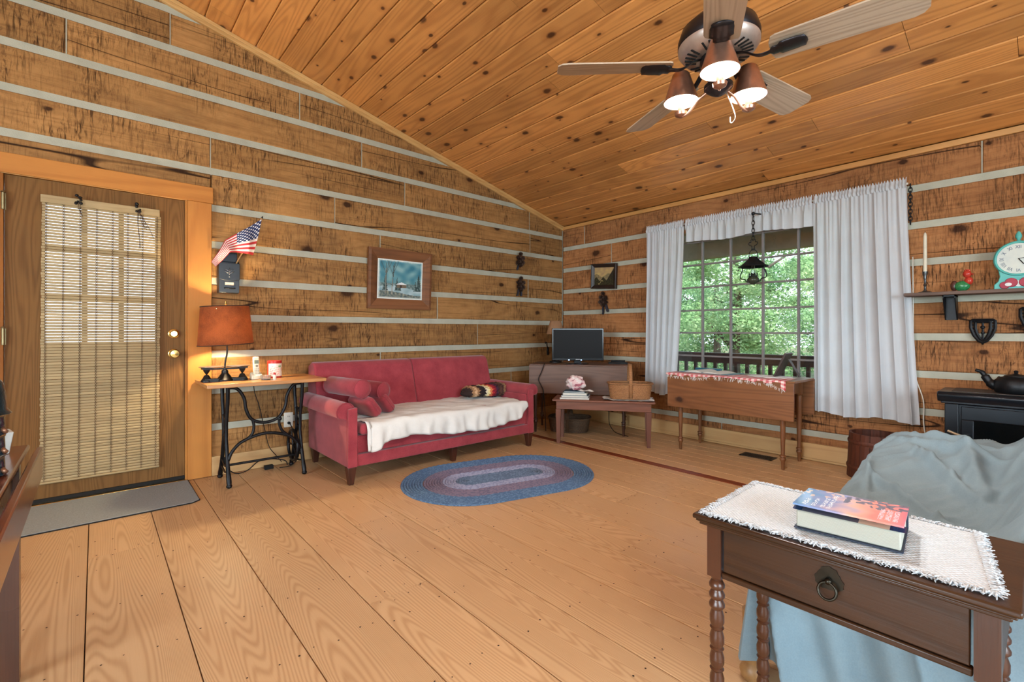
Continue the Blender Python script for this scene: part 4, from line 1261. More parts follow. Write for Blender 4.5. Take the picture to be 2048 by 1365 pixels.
for s in (-1, 1):
    q.tube(smoothpath([(LXx, LYy + s * .1, 1.684), (LXx, LYy + s * .092, 1.655), (LXx, LYy + s * .112, 1.61), (LXx, LYy + s * .105, 1.578), (LXx, LYy + s * .07, 1.57), (LXx, LYy + s * .055, 1.548), (LXx, LYy, 1.535)]), .0048, 6)
q.build('harp_arms', M['black'], lt, smooth=True)
MB().lathe([(.012, 1.52), (.028, 1.53), (.05, 1.552), (.052, 1.566), (.034, 1.59), (.022, 1.6), (.022, 1.612), (.012, 1.62)], 20, (LXx, LYy, 0)).build('oil_font', plain('smoky_glass', (70, 74, 60), .15, trans=.3, var=.1), lt, smooth=True)
q = MB()
for k in range(8):
    a = 2 * PI * k / 8
    q.obox((LXx + .034 * math.cos(a), LYy + .034 * math.sin(a), 1.607), (.008, .008, .03), (0, 0, a))
q.lathe([(.036, 1.59), (.038, 1.597), (.02, 1.6), (0, 1.6)], 16, (LXx, LYy, 0))
q.build('burner_gallery', M['black'], lt)
MB().lathe([(.018, 1.6), (.021, 1.625), (.014, 1.66), (.012, 1.69), (.0105, 1.69), (.0125, 1.66), (.019, 1.625), (.016, 1.6)], 16, (LXx, LYy, 0), cap=False).build('glass_chimney', M['glass'], lt, smooth=True)

# ------------------------------------------------------------------ drop-leaf tables
def turned_leg(mb, x, y, h, r=.024, sq=.12, foot=.1):
    mb.box(x - r * .95, x + r * .95, y - r * .95, y + r * .95, h - sq, h)
    mb.lathe([(r * .95, h - sq), (r * .6, h - sq - .01), (r * .9, h - sq - .02), (r * .95, h - sq - .05), (r * .8, (h - sq) * .55), (r * .62, foot + .08), (r * .6, foot + .035), (r * .95, foot + .03), (r * 1.0, foot + .02), (r * .7, foot + .012), (r * .95, foot + .003), (r * .9, foot - .008), (r * .62, foot - .02), (r * .5, .012), (r * .42, 0)], 14, (x, y, 0))
def dropleaf(name, label, loc, rotz, L, Wd, H, leaf, wmat, lmat, legmat, legs, leaf_off=.004, corner=0., lean=0., r=.024, foot=.1, th=.02, back_leaf=True):
    t = thing(name, label, 'table', loc, rotz)
    MB().box(-L / 2, L / 2, -Wd / 2, Wd / 2, H - th, H).build('table_top', wmat, t, bevel=.005)
    sides = [(-1, 'x')] + ([(1, 'x')] if back_leaf else [])
    for s, _ in sides:
        y = s * (Wd / 2 + leaf_off + .009)
        z1 = H - .012; z0 = z1 - leaf
        c = corner
        poly = [(-L / 2 + c, z0), (L / 2 - c, z0), (L / 2, z0 + c), (L / 2, z1), (-L / 2, z1), (-L / 2, z0 + c)] if c else [(-L / 2, z0), (L / 2, z0), (L / 2, z1), (-L / 2, z1)]
        mb = MB().prism(poly, 'y', y - .009, y + .009)
        mb.v = [(p[0], p[1] + s * lean * (z1 - p[2]), p[2]) for p in mb.v]
        mb.build('drop_leaf', lmat, t, bevel=.004)
    mb = MB()
    ax, ay = legs[0], legs[1]
    for s in (-1, 1):
        mb.box(-ax, ax, s * ay - .008, s * ay + .008, H - th - .11, H - th)
    for s in (-1, 1):
        mb.box(s * ax - .008, s * ax + .008, -ay, ay, H - th - .11, H - th)
    mb.build('apron', legmat, t)
    for sx in (-1, 1):
        for sy in (-1, 1):
            q = MB(); turned_leg(q, sx * ax, sy * ay, H - th - .001, r, foot=foot)
            q.build('leg', legmat, t, smooth=40)
    return t
M['pine_tab'] = wood('brown_pine_table', (132, 86, 52), (98, 60, 34), 'x', 6, 90, .5, .35, knots=.3, rough=.42, tint=.03, coat=.1, kscale=2.6)
M['pine_leg'] = wood('brown_pine_leg', (126, 82, 50), (94, 58, 34), 'z', 8, 40, .4, .4, rough=.42, tint=.08)
M['walnut'] = wood('greyed_walnut', (112, 84, 70), (84, 62, 52), 'x', 8, 60, .5, .5, rough=.5, tint=.03)
M['walnut_leg'] = wood('dark_walnut_leg', (74, 46, 34), (50, 32, 24), 'z', 8, 40, .4, .4, rough=.4, tint=.05)
dropleaf('drop_leaf_table', 'brown pine drop-leaf table with turned legs under the window', (-.317, -2.385, 0), R(-90), 1.075, .46, .712, .30, M['pine_tab'], M['pine_tab'], M['pine_leg'], (.438, .186), foot=.085, leaf_off=.002)
EANG = math.atan2(-.829, .559)
ee = Vector((.559, -.829, 0)); nn = Vector((-.829, -.559, 0))
P0 = Vector((-.457, -1.29, 0)) + nn * .06
tvc = P0 + ee * (-.48) - nn * .25
dropleaf('tv_table', 'greyed walnut drop-leaf table set across the room corner', tuple(tvc), EANG, 1.06, .46, .745, .30, M['walnut'], M['walnut'], M['walnut_leg'], (.47, .185), foot=.12, leaf_off=.002)

# things on the window table
TZ = .712
def runner_c(u, v):
    e = min(v, 1 - v) * .30
    a = int(u * 46) % 2; b = int(v * 18) % 2
    if a and b: return (188, 62, 74)
    return (222, 150, 150) if a or b else (228, 220, 214)
run = thing('table_runner', 'fringed red and white checked cloth on the window table', 'tablecloth', (-.4, -2.36, TZ), wc=True)
def runner(u, v):
    y = -1.835 - 1.03 * u
    s_ = v * .34
    edge = -.555
    if s_ < .26: return (-.29 - s_ if False else -.295 - s_, y, TZ + .003 + .001 * math.sin(60 * y))
    d = s_ - .26
    drop = d * (.22 + .12 * math.sin(y * 9 + 1) + (.7 * (u - .9) / .1 if u > .9 else 0))
    return (edge - .012 - .003 * math.sin(50 * y), y, TZ + .002 - drop)
MB().grid(runner, 93, 37, colfn=runner_c).build('checked_cloth', printed('checked_cotton', .9, bump=.3), run, smooth=True)
fr_ = MB()
for k in range(150):
    u = rnd.random(); p = Vector(runner(u, 1.))
    d = Vector((rnd.uniform(-.008, .0), rnd.uniform(-.016, .016), -rnd.uniform(.012, .035)))
    fr_.tube([p, p + d * .6 + Vector((-.002, 0, 0)), p + d], [.0016, .0014, .0008], 4)
fr_.build('fringe', M['sheet'], run, kind='stuff')
ob = thing('open_book', 'large open book lying on the checked cloth by the window', 'book', (-.30, -2.13, TZ), R(-96))
M['paper'] = plain('book_paper', (216, 214, 204), .8, var=.04, scale=40)
M['teal_cov'] = plain('teal_cover', (30, 92, 118), .4)
for s in (-1, 1):
    MB().grid(lambda u, v: (s * (.004 + .245 * u), -.13 + .26 * v, .007 + (.024 if s < 0 else .018) * math.sin(PI * min(1, u * 1.25 + .08)) * (1 - .35 * u)), 16, 3).build('page', M['paper'], ob, smooth=True)
    pg = MB()
    pg.grid(lambda u, v: (s * (.004 + .245 * u), -.13, .006 + v * ((.024 if s < 0 else .018) * math.sin(PI * min(1, u * 1.25 + .08)) * (1 - .35 * u) - .0)), 16, 3)
    pg.grid(lambda u, v: (s * (.004 + .245 * u), .13, .006 + v * ((.024 if s < 0 else .018) * math.sin(PI * min(1, u * 1.25 + .08)) * (1 - .35 * u))), 16, 3)
    pg.build('page_block', M['paper'], ob, smooth=True)
MB().box(-.256, .256, -.135, .135, .0045, .0075).build('cover', M['teal_cov'], ob)
tb = single(MB().box(-.12, .12, -.033, .033, 0, .03), 'teal_book', M['teal_cov'], 'teal covered book behind the open book on the window table', 'book', (-.122, -2.03, TZ + .0005), R(-88), local=True, bevel=.003)
dl = single(MB().prism([(.17 * math.cos(a) * (1 + .03 * math.cos(9 * a)), .11 * math.sin(a) * (1 + .03 * math.cos(9 * a))) for a in [2 * PI * k / 54 for k in range(54)]], 'z', .0, .004), 'placemat', M['sheet'], 'pale grey oval placemat under the photo stand on the window table', 'placemat', (-.32, -2.66, TZ + .0055), R(-90), local=True)
pf = thing('photo_frame', 'dark easel photo frame seen from the side on the window table', 'photo frame', (-.27, -2.79, TZ + .0105), R(-90))
M['dkwood'] = plain('dark_brown_wood', (72, 58, 54), .5, var=.15)
a_ = R(24)
fb = MB().obox((-.045, 0, .10), (.016, .16, .215), (0, a_, 0)); fb.v = [(p[0], p[1], max(p[2], 0.0005)) for p in fb.v]
fb.build('frame_panel', M['dkwood'], pf, bevel=.003)
MB().obox((.042, 0, .075), (.006, .05, .165), (0, R(-30), 0)).build('easel_leg', M['dkwood'], pf, bevel=.002)

# ------------------------------------------------------------------ television group
BANG = R(-41.4)
tvp = Vector((-.66, -.825, .745))
tv = thing('television', 'black flat television switched off on the corner table', 'television', tuple(tvp), BANG)
M['tv_black'] = plain('gloss_black_plastic', (14, 15, 18), .15, var=.1)
M['tv_screen'] = plain('dark_tv_screen', (26, 26, 27), .4, var=.01, spec=.1)
w_, h_ = .563, .352
MB().box(-w_ / 2, w_ / 2, -.012, .03, .038, .038 + h_).build('bezel', M['tv_black'], tv, bevel=.004)
MB().box(-w_ / 2 + .014, w_ / 2 - .014, -.0135, -.0118, .062, .038 + h_ - .014).build('screen', M['tv_screen'], tv)
MB().box(-.024, .024, -.0132, -.0121, .0465, .0545).build('maker_plate', plain('silver_print', (176, 180, 184), .4), tv)
MB().lathe([(.125, 0), (.125, .006), (.11, .010), (0, .010)], 32, (0, .02, 0), sy=.6).build('stand_foot', M['tv_black'], tv, smooth=40)
MB().box(-.04, .04, .005, .03, .009, .06).build('stand_neck', M['tv_black'], tv, bevel=.004)
led = MB(); led.box(-.105, -.09, -.0135, -.0121, .041, .05); led.box(.03, .042, -.0135, -.0121, .041, .05)
led.build('indicator_light', plain('blue_led', (190, 214, 255), .4, emit=((150, 190, 255), 3.)), tv)
rc = tvc + ee * .40 - nn * .05
bxx = thing('set_top_box', 'small black box beside the television', 'media box', (rc.x, rc.y, .745), EANG + R(8))
MB().box(-.10, .10, -.06, .06, 0, .022).build('case', M['tv_black'], bxx, bevel=.003)
MB().box(-.07, .08, -.01, .05, .0225, .04).build('upper_unit', M['tv_black'], bxx, bevel=.003)
# lamp behind the television
bl_ = tvc + ee * -.26 - nn * .16
lm = thing('accent_lamp', 'unlit lamp with a tan shade behind the television', 'lamp', (-.60, -.42, .745))
lm.location = (tvc.x + ee.x * -.30 - nn.x * .13, tvc.y + ee.y * -.30 - nn.y * .13, .745)
MB().lathe([(.07, 0), (.07, .012), (.02, .03), (.016, .12), (.03, .17), (.02, .22), (.008, .24), (.008, .33)], 20).build('lamp_base', M['black'], lm, smooth=40)
MB().lathe([(.107, .325), (.062, .478), (.058, .478), (.103, .325)], 28, cap=False).build('lamp_shade', fabric('tan_shade', (178, 138, 104), .9, 700., .1, .2, 0., translucent=.2), lm, smooth=True)
# black iron wall arm at the left of the television
wa = thing('wall_hook_arm', 'curled black iron hook on the log wall left of the television', 'hook', (-.36, 0, .86), wc=True)
MB().box(-.30, -.27, -.012, .0, .80, .90).build('back_plate', M['black'], wa, bevel=.003)
MB().tube(smoothpath([(-.285, -.012, .86), (-.31, -.04, .865), (-.35, -.07, .885), (-.375, -.08, .92), (-.385, -.085, .955), (-.40, -.085, .965), (-.41, -.085, .95)]), .007, 8).build('hook_arm', M['black'], wa, smooth=True)
cpt = tvc + ee * -.36 + nn * .26
cordobj([(cpt.x - nn.x * .03, cpt.y - nn.y * .03, .748), (cpt.x + nn.x * .005, cpt.y + nn.y * .005, .745), (cpt.x - ee.x * .03 + nn.x * .012, cpt.y - ee.y * .03 + nn.y * .012, .66), (cpt.x - ee.x * .06 + nn.x * .012, cpt.y - ee.y * .06 + nn.y * .012, .58), (cpt.x - ee.x * .01 + nn.x * .012, cpt.y - ee.y * .01 + nn.y * .012, .48), (cpt.x + nn.x * .01, cpt.y + nn.y * .01, .40), (cpt.x - nn.x * .05, cpt.y - nn.y * .05, .2), (cpt.x - nn.x * .1, cpt.y - nn.y * .1, .01)], .0045, 'black cord hanging over the front leaf of the corner table')

# ------------------------------------------------------------------ bench with books and baskets
BE = Vector((.578, -.816, 0)); BN = Vector((-.816, -.578, 0))
bangle = math.atan2(-.816, .578)
bc = (Vector((-1.174, -1.012, 0)) + Vector((-.671, -1.723, 0))) / 2 - BN * .13
M['bench'] = wood('reddish_walnut_bench', (124, 76, 56), (92, 54, 40), 'x', 7, 50, .45, .4, rough=.45, tint=.03)
M['bench_leg'] = wood('reddish_walnut_leg', (112, 70, 54), (84, 50, 38), 'z', 7, 50, .45, .4, rough=.45, tint=.05)
bench = thing('bench', 'low reddish brown wooden bench in front of the corner table', 'bench', tuple(bc), bangle)
MB().box(-.485, .485, -.185, .17, .418, .436).build('seat_board', M['bench'], bench, bevel=.004)
for s in (-1, 1): MB().box(-.45, .45, s * .148 - .009, s * .148 + .009, .338, .4175).build('apron', M['bench'], bench, bevel=.002)
for s in (-1, 1): MB().box(s * .438 - .009, s * .438 + .009, -.138, .138, .338, .4175).build('end_rail', M['bench'], bench)
for sx in (-1, 1):
    for sy in (-1, 1):
        x, y = sx * .428, sy * .142
        MB().add([(x - .016, y - .016, 0), (x + .016, y - .016, 0), (x + .016, y + .016, 0), (x - .016, y + .016, 0), (x - .026, y - .026, .3375), (x + .026, y - .026, .3375), (x + .026, y + .026, .3375), (x - .026, y + .026, .3375)],
                 [(3, 2, 1, 0), (4, 5, 6, 7), (0, 1, 5, 4), (1, 2, 6, 5), (2, 3, 7, 6), (3, 0, 4, 7)]).build('leg', M['bench_leg'], bench, bevel=.002)
def bpos(x, y, z): return (bc.x + BE.x * x - BN.x * y, bc.y + BE.y * x - BN.y * y, z)
def book(name, label, loc, rotz, w, d, h, cov, group=None, page=None):
    t = thing(name, label, 'book', loc, rotz, group)
    cm = plain(label[:24] + ' cover', cov, .45)
    mb = MB(); mb.box(-w / 2, w / 2, -d / 2, d / 2, 0, .003); mb.box(-w / 2, w / 2, -d / 2, d / 2, h - .003, h); mb.box(-w / 2, -w / 2 + .003, -d / 2, d / 2, 0, h)
    mb.build('cover', cm, t)
    MB().box(-w / 2 + .004, w / 2 - .004, -d / 2 + .004, d / 2 - .004, .0032, h - .0032).build('page_block', M['paper'], t)
    return t
zz = .4365
for i, (w, d, h, c, lb, rz, dx) in enumerate([(.285, .215, .016, (224, 214, 204), 'cream paperback at the bottom of the book stack on the bench', 2, 0), (.265, .205, .021, (84, 96, 112), 'slate blue book second from the bottom of the bench stack', -2, .008), (.235, .19, .024, (190, 200, 194), 'pale green book third in the bench stack', 1, .004), (.205, .165, .013, (34, 84, 108), 'dark teal book on top of the bench stack', -1, 0)]):
    book('stacked_book', lb, bpos(-.275 + dx, -.045, zz), bangle + R(rz), w, d, h, c, 'books stacked on the bench')
    zz += h + .0004
def puff(u, v):
    a = 2 * PI * u; b = PI * (v - .5)
    d = Vector((math.cos(b) * math.cos(a), math.cos(b) * math.sin(a), math.sin(b)))
    n = mnoise.noise(d * 2.6) * .28 + mnoise.noise(d * 6) * .12
    k = 1 + n
    return (.092 * d.x * k, .07 * d.y * k, .066 + max(-.0655, .066 * d.z * k * (1.15 if d.z > 0 else 1)))
def puffc(u, v):
    n = mnoise.noise(Vector((u * 7, v * 7, 4)))
    return (168, 96, 108) if n > .22 else (222, 190, 190) if n > -.1 else (232, 222, 220)
single(MB().grid(puff, 40, 26, cu=True, colfn=puffc), 'cloth_bundle', printed('pink_print_cloth', .85, bump=.2), 'crumpled pink and white bundle on top of the stacked books', 'bundle', bpos(-.27, -.04, zz + .0005), bangle, local=True, smooth=True)
single(MB().grid(lambda u, v: (.13 * (u - .5) + .02 * math.sin(7 * v), .08 * (v - .5), .002 + .014 * (math.sin(9 * u + 2) * .5 + .5) * (math.sin(7 * v) * .5 + .5)), 20, 12), 'tissue', M['sheet'], 'crumpled white tissue at the right edge of the stacked books', 'tissue', bpos(-.165, -.10, zz + .001), bangle, local=True, smooth=True)
tw = MB().grid(lambda u, v: (-.235 + .47 * u + .01 * math.sin(9 * v), -.15 + .28 * v + .008 * math.sin(17 * u), .004 + .006 * (1 + math.sin(13 * u + 3 * v)) * (abs(u - .5) * 2) ** 2 + (.006 * (1 + math.sin(23 * u)) if v < .06 else 0)), 50, 30)
towel = single(tw, 'towel', M['sheet'], 'small white towel under the basket on the bench', 'towel', bpos(.235, -.025, .4368), bangle, local=True, smooth=True)
M['splint'] = wood('splint_basket', (164, 116, 74), (96, 62, 38), 'x', 60, 60, .6, .8, rough=.7, tint=.05, bump=.6)
M['splint_dk'] = wood('dark_splint_basket', (92, 70, 50), (62, 46, 34), 'x', 20, 30, .4, .6, rough=.7, tint=.05, bump=.4)
def basket(name, label, loc, rotz, lx, ly, h, mat, handle, rows=9, cols=52, flare=1.12):
    t = thing(name, label, 'basket', loc, rotz)
    def f(u, v, off=0):
        a = 2 * PI * u
        k = 1 + (flare - 1) * v
        ca, sa = math.cos(a), math.sin(a)
        x = lx * math.copysign(abs(ca) ** .6, ca) * k; y = ly * math.copysign(abs(sa) ** .6, sa) * k
        w = .0055 * math.sin(cols / 2 * a * 2 + (PI if int(v * rows * .999) % 2 else 0)) * abs(math.sin(PI * (v * rows % 1))) ** .5
        n = Vector((x, y, 0)).normalized()
        return (x + n.x * (w + off), y + n.y * (w + off), .002 + h * v)
    MB().grid(f, cols * 4, rows * 3 + 1, cu=True).build('woven_side', mat, t, smooth=True)
    MB().grid(lambda u, v: tuple(Vector(f(u, .02)) * (1 - v * .97) + Vector((0, 0, .002))), 40, 3, cu=True).build('woven_base', mat, t, smooth=True)
    for o in (.006, -.006):
        MB().tube([Vector(f(k / 60, .985, o)) for k in range(60)], .0065, 6, closed=True, flat=1.4).build('rim', mat, t, smooth=True)
    if handle:
        k = flare * 1.0
        pts = [(0, -ly * k * .98, h * .1)] + [(0, -ly * k * 1.02 * math.cos(a), h + (handle - h) * math.sin(a) ** .8 if math.sin(a) > 0 else h) for a in [PI * q / 16 for q in range(17)]] + [(0, ly * k * .98, h * .1)]
        MB().tube(pts, .017, 8, flat=.28, up=(0, 1, 0)).build('handle', mat, t, smooth=True)
    return t
basket('splint_basket', 'tan woven splint basket with a hoop handle on the bench', bpos(.255, -.02, .447), bangle + R(4), .185, .105, .15, M['splint'], .335)
ub = tvc + nn * .02 - ee * .12
basket('wicker_basket', 'dark wicker basket on the floor beneath the corner table', (ub.x, ub.y, 0.001), EANG, .20, .15, .15, M['splint_dk'], .24, rows=8, cols=40)
cordobj([(-.16, -.85, .4), (-.17, -.87, .2), (-.2, -.9, .06), (-.28, -1.0, .012), (-.4, -1.15, .008), (-.45, -1.33, .008)], .004, 'black cord on the floor behind the bench in the corner')

# ------------------------------------------------------------------ shelf group on the right wall
M['oldwood'] = wood('weathered_shelf', (112, 92, 82), (78, 62, 56), 'y', 10, 50, .5, .6, rough=.8, tint=.03, bump=.5)
shf = thing('wall_shelf', 'weathered plank shelf on black brackets', 'shelf', (-.09, -4.1, 1.38), wc=True)
MB().box(-.19, -.002, -4.72, -3.522, 1.357, 1.380).build('shelf_board', M['oldwood'], shf, bevel=.003)
for y in (-3.762, -4.45):
    q = MB(); q.box(-.15, -.010, y - .033, y + .033, 1.345, 1.3565); q.box(-.0165, -.0045, y - .033, y + .033, 1.185, 1.3565)
    q.prism([(-.15, 1.356), (-.15, 1.335), (-.03, 1.185), (-.012, 1.185), (-.012, 1.356)], 'y', y - .033, y - .028)
    q.prism([(-.15, 1.356), (-.15, 1.335), (-.03, 1.185), (-.012, 1.185), (-.012, 1.356)], 'y', y + .028, y + .033)
    q.build('bracket', M['black'], shf)
SZ = 1.3805
M['pewter'] = plain('pewter', (96, 100, 102), .35, .9, var=.15)
cs = thing('candlestick', 'pewter candlestick at the left end of the wall shelf', 'candlestick', (-.1, -3.63, SZ), wc=True)
MB().lathe([(.04, 0), (.041, .004), (.034, .009), (.012, .014), (.007, .025), (.007, .05), (.012, .058), (.007, .066), (.007, .1), (.011, .108), (.008, .118), (.014, .135), (.016, .155), (.013, .155), (.011, .14), (0, .139)], 20, (-.1, -3.63, SZ)).build('candlestick_body', M['pewter'], cs, smooth=50)
cn = thing('candle', 'tall ivory taper candle in the pewter candlestick', 'candle', (-.1, -3.63, SZ + .14), wc=True)
MB().lathe([(.0105, 0), (.0115, .02), (.0105, .27), (.008, .29), (.003, .298), (0, .298)], 16, (-.1, -3.63, SZ + .14)).build('wax', plain('ivory_wax', (228, 222, 200), .5, translucent=.1), cn, smooth=True)
MB().tube([(-.1, -3.63, SZ + .436), (-.1, -3.632, SZ + .448)], .0012, 5).build('wick', M['rubber'], cn)
rs = thing('rooster_figurine', 'small painted rooster figurine in red and green on the wall shelf', 'figurine', (-.1, -3.835, SZ), wc=True)
M['r_green'] = plain('green_glaze', (36, 108, 70), .25, c2=(60, 140, 80), scale=120)
M['r_red'] = plain('red_glaze', (168, 40, 36), .22, c2=(196, 70, 50), scale=80)
M['r_brown'] = plain('brown_glaze', (80, 48, 40), .3)
MB().sphere((-.1, -3.825, SZ + .036), .036, 16, 10, (.8, 1.15, .98)).build('body', M['r_green'], rs, smooth=True)
MB().sphere((-.1, -3.858, SZ + .07), .026, 14, 8, (.8, .9, 1.1)).build('breast', M['r_red'], rs, smooth=True)
q = MB().sphere((-.1, -3.85, SZ + .118), .023, 14, 8, (.85, 1., 1.15)); q.lathe([(.006, 0), (0, .014)], 8, (-.1, -3.873, SZ + .116), (0, -1, -.2))
for k in range(3): q.sphere((-.1, -3.842 - .009 * k, SZ + .144 - .002 * abs(k - 1)), .0075, 8, 5)
q.build('head', M['r_red'], rs, smooth=True)
MB().sphere((-.1, -3.785, SZ + .04), .026, 12, 8, (.5, .8, 1.4)).build('tail', M['r_brown'], rs, smooth=True)

ck = thing('mantel_clock', 'turquoise mantel clock with a round white Roman numeral dial', 'clock', (-.09, -4.092, SZ), R(-90))
M['turq'] = plain('turquoise_paint', (92, 186, 176), .45, c2=(76, 164, 158), scale=14)
pts = [(-.112, 0), (.112, 0), (.112, .03), (.092, .055), (.085, .085)]
for k in range(25):
    a = R(-38) + R(256) * k / 24
    pts.append((.116 * math.cos(a), .197 + .116 * math.sin(a)))
pts += [(-.085, .085), (-.092, .055), (-.112, .03)]
MB().prism(pts, 'y', -.02, .03).build('case', M['turq'], ck, bevel=.004)
MB().tube([(.106 * math.cos(a), -.0225, .197 + .106 * math.sin(a)) for a in [2 * PI * k / 48 for k in range(48)]], .007, 8, closed=True).build('bezel', M['turq'], ck, smooth=True)
dial = MB().lathe([(.1, 0), (.1, .002), (0, .002)], 48, (0, -.0202, .197), (0, -1, 0)).build('dial', plain('aged_white_dial', (212, 216, 206), .6, c2=(196, 204, 200), scale=20), ck)
M['num'] = plain('slate_numeral', (84, 100, 124), .6)
for i, s_ in enumerate(['XII', 'I', 'II', 'III', 'IIII', 'V', 'VI', 'VII', 'VIII', 'IX', 'X', 'XI']):
    a = PI / 2 - 2 * PI * i / 12
    me = text_mesh(s_, .03); me.materials.append(M['num'])
    o = bpy.data.objects.new('numeral', me); COL.objects.link(o); o.parent = dial
    o.location = (.075 * math.cos(a), -.0228, .197 + .075 * math.sin(a))
    o.rotation_euler = Matrix(((math.cos(a - PI / 2), -math.sin(a - PI / 2), 0), (0, 0, -1), (math.sin(a - PI / 2), math.cos(a - PI / 2), 0))).to_euler()
    o.scale = (.8, 1, 1)
for ang, L, w in ((R(-58), .045, .005), (R(2), .07, .0035)):
    MB().obox((L / 2 * math.cos(ang), -.0255, .197 + L / 2 * math.sin(ang)), (L, .0015, w), (0, -ang, 0)).build('hand', M['rubber'], dial)
MB().lathe([(.012, .31), (.009, .318), (.009, .325), (.016, .338), (.016, .35), (.01, .366), (.005, .374), (0, .378)], 14, (0, .005, 0)).build('finial', M['turq'], ck, smooth=True)
q = MB()
for (x, z, r_) in ((-.062, .018, .024), (-.032, .034, .03), (.062, .018, .024), (.032, .034, .03)): q.lathe([(r_, 0), (r_, .006), (r_ * .9, .009), (0, .009)], 20, (x, -.0205, max(z, r_ + .001) if False else z + .008), (0, -1, 0))
q.v = [(p[0], p[1], max(p[2], .001)) for p in q.v]
q.build('red_flower', plain('painted_red', (170, 40, 62), .5), ck, smooth=40)
q = MB().lathe([(.016, 0), (.016, .003), (0, .003)], 20, (-.045, -.0298, .03), (0, -1, 0), sy=.7); q.lathe([(.02, 0), (.02, .003), (0, .003)], 20, (.0, -.0205, .035), (0, -1, 0))
q.build('white_spot', plain('painted_white', (226, 224, 220), .5), ck)

def trivet(loc, label, s_=1.):
    t = thing('iron_trivet', label, 'trivet', loc, R(-90))
    out = [(-.06 * s_, .0), (-.05 * s_, .006), (.05 * s_, .006), (.06 * s_, .0), (.06 * s_, -.05 * s_), (.045 * s_, -.10 * s_), (.02 * s_, -.14 * s_), (0, -.15 * s_), (-.02 * s_, -.14 * s_), (-.045 * s_, -.10 * s_), (-.06 * s_, -.05 * s_)]
    P = [Vector((p[0], -.012, p[1])) for p in out]
    q = MB(); q.tube(P, .010, 6, closed=True)
    P2 = [Vector((p[0] * .62, -.012, -.012 + p[1] * .82)) for p in out]; q.tube(P2, .010, 6, closed=True)
    for i in range(len(P)):
        q.tube([P[i], P2[i]], .005, 5)
        m_ = P[i].lerp(P[(i + 1) % len(P)], .5); q.tube([m_, P2[i].lerp(P2[(i + 1) % len(P)], .5)], .005, 5)
    q.tube([(0, -.012, -.01), (0, -.012, -.125 * s_)], .007, 6); q.sphere((0, -.012, -.045), .013, 8, 6); q.sphere((0, -.012, -.085), .01, 8, 6)
    q.build('casting', M['black'], t, smooth=50)
    f = MB().tube([(0, -.014, -.15 * s_), (.0, -.022, -.162 * s_)], .006, 6)
    f.build('foot', M['black'], t)
trivet((-.001, -3.921, 1.176), 'black iron shield shaped trivet hung below the wall shelf')
trivet((-.001, -4.158, 1.25), 'second black iron trivet cut by the right edge below the clock')

# ------------------------------------------------------------------ stove, kettle, bucket
M['stove'] = plain('black_stove_enamel', (22, 27, 34), .3, .3, var=.15, scale=8)
stv = thing('stove', 'black cast iron heating stove against the window wall', 'stove', (-.23, -4.13, 0), wc=True)
sy0, sy1, sx0, sx1 = -4.46, -3.765, -.38, -.06
MB().box(sx0, sx1, sy0, sy1, .10, .63).build('firebox', M['stove'], stv, bevel=.008)
MB().prism([(sx0 - .035, .672), (sx0 - .035, .69), (sx0 - .02, .705), (sx1, .705), (sx1, .64), (sx0 - .015, .64)], 'y', sy0 - .035, sy1 + .035).build('top_plate', M['stove'], stv, bevel=.006)
MB().box(sx0 - .018, sx1, sy0 - .018, sy1 + .018, .628, .645).build('cornice', M['stove'], stv, bevel=.005)
MB().box(sx0 + .03, sx1 - .02, sy0 + .05, sy1 - .03, .7055, .709).build('grille', plain('dull_brown_grille', (66, 56, 50), .6), stv)
for y in (sy1 - .035, sy0 + .035): MB().box(sx0 - .016, sx0, y - .034, y + .034, .10, .628).build('pilaster', M['stove'], stv, bevel=.004)
q = MB(); dx = sx0 - .014
for (a, b, c, d) in [(sy0 + .08, sy1 - .08, .53, .615), (sy0 + .08, sy1 - .08, .15, .2), (sy0 + .08, sy0 + .14, .2, .53), (sy1 - .14, sy1 - .08, .2, .53)]: q.box(dx, sx0 - .0005, a, b, c, d)
dr = q.build('stove_door', M['stove'], stv, bevel=.004)
MB().box(sx0 - .006, sx0 - .003, sy0 + .14, sy1 - .14, .2, .53).build('glass', plain('dark_stove_glass', (8, 10, 12), .08, var=.1), dr, off=stv.location)
MB().tube([(sx0 - .012, sy1 - .115, .42), (sx0 - .05, sy1 - .11, .42)], .02, 10).build('handle_boss', M['stove'], dr, off=stv.location, smooth=40)
MB().tube([(sx0 - .05, sy1 - .135, .41), (sx0 - .055, sy1 - .02, .455)], .008, 8).build('door_handle', plain('brushed_nickel', (190, 184, 164), .3, .8), dr, off=stv.location, smooth=40)
for x in (sx0 + .04, sx1 - .04):
    for y in (sy0 + .05, sy1 - .05): MB().lathe([(.03, 0), (.022, .03), (.03, .0995)], 10, (x, y, 0)).build('leg', M['stove'], stv, smooth=40)
kt = thing('kettle', 'black cast iron kettle on top of the stove', 'kettle', (-.23, -4.085, .7095), wc=True)
kc = (-.23, -4.085, .7095)
MB().lathe([(.09, 0), (.098, .006), (.104, .04), (.1, .075), (.08, .098), (.055, .104), (0, .104)], 28, kc).build('kettle_body', M['black'], kt, smooth=50)
MB().lathe([(.056, .1045), (.054, .11), (.03, .118), (.012, .122), (.008, .128), (.012, .136), (.008, .144), (0, .146)], 20, kc).build('lid', M['black'], kt, smooth=50)
MB().tube(smoothpath([(-.23, -4.0, .745), (-.23, -3.965, .775), (-.23, -3.945, .81), (-.23, -3.93, .835), (-.23, -3.90, .848)]), [.03] * 5 + [.022] * 6 + [.014] * 5 + [.011] * 5, 12).build('spout', M['black'], kt, smooth=True)
q = MB().tube(smoothpath([(-.23, -4.01, .81), (-.23, -4.005, .87), (-.23, -4.04, .92), (-.23, -4.10, .932), (-.23, -4.15, .915), (-.23, -4.17, .87), (-.23, -4.16, .81)]), .006, 8)
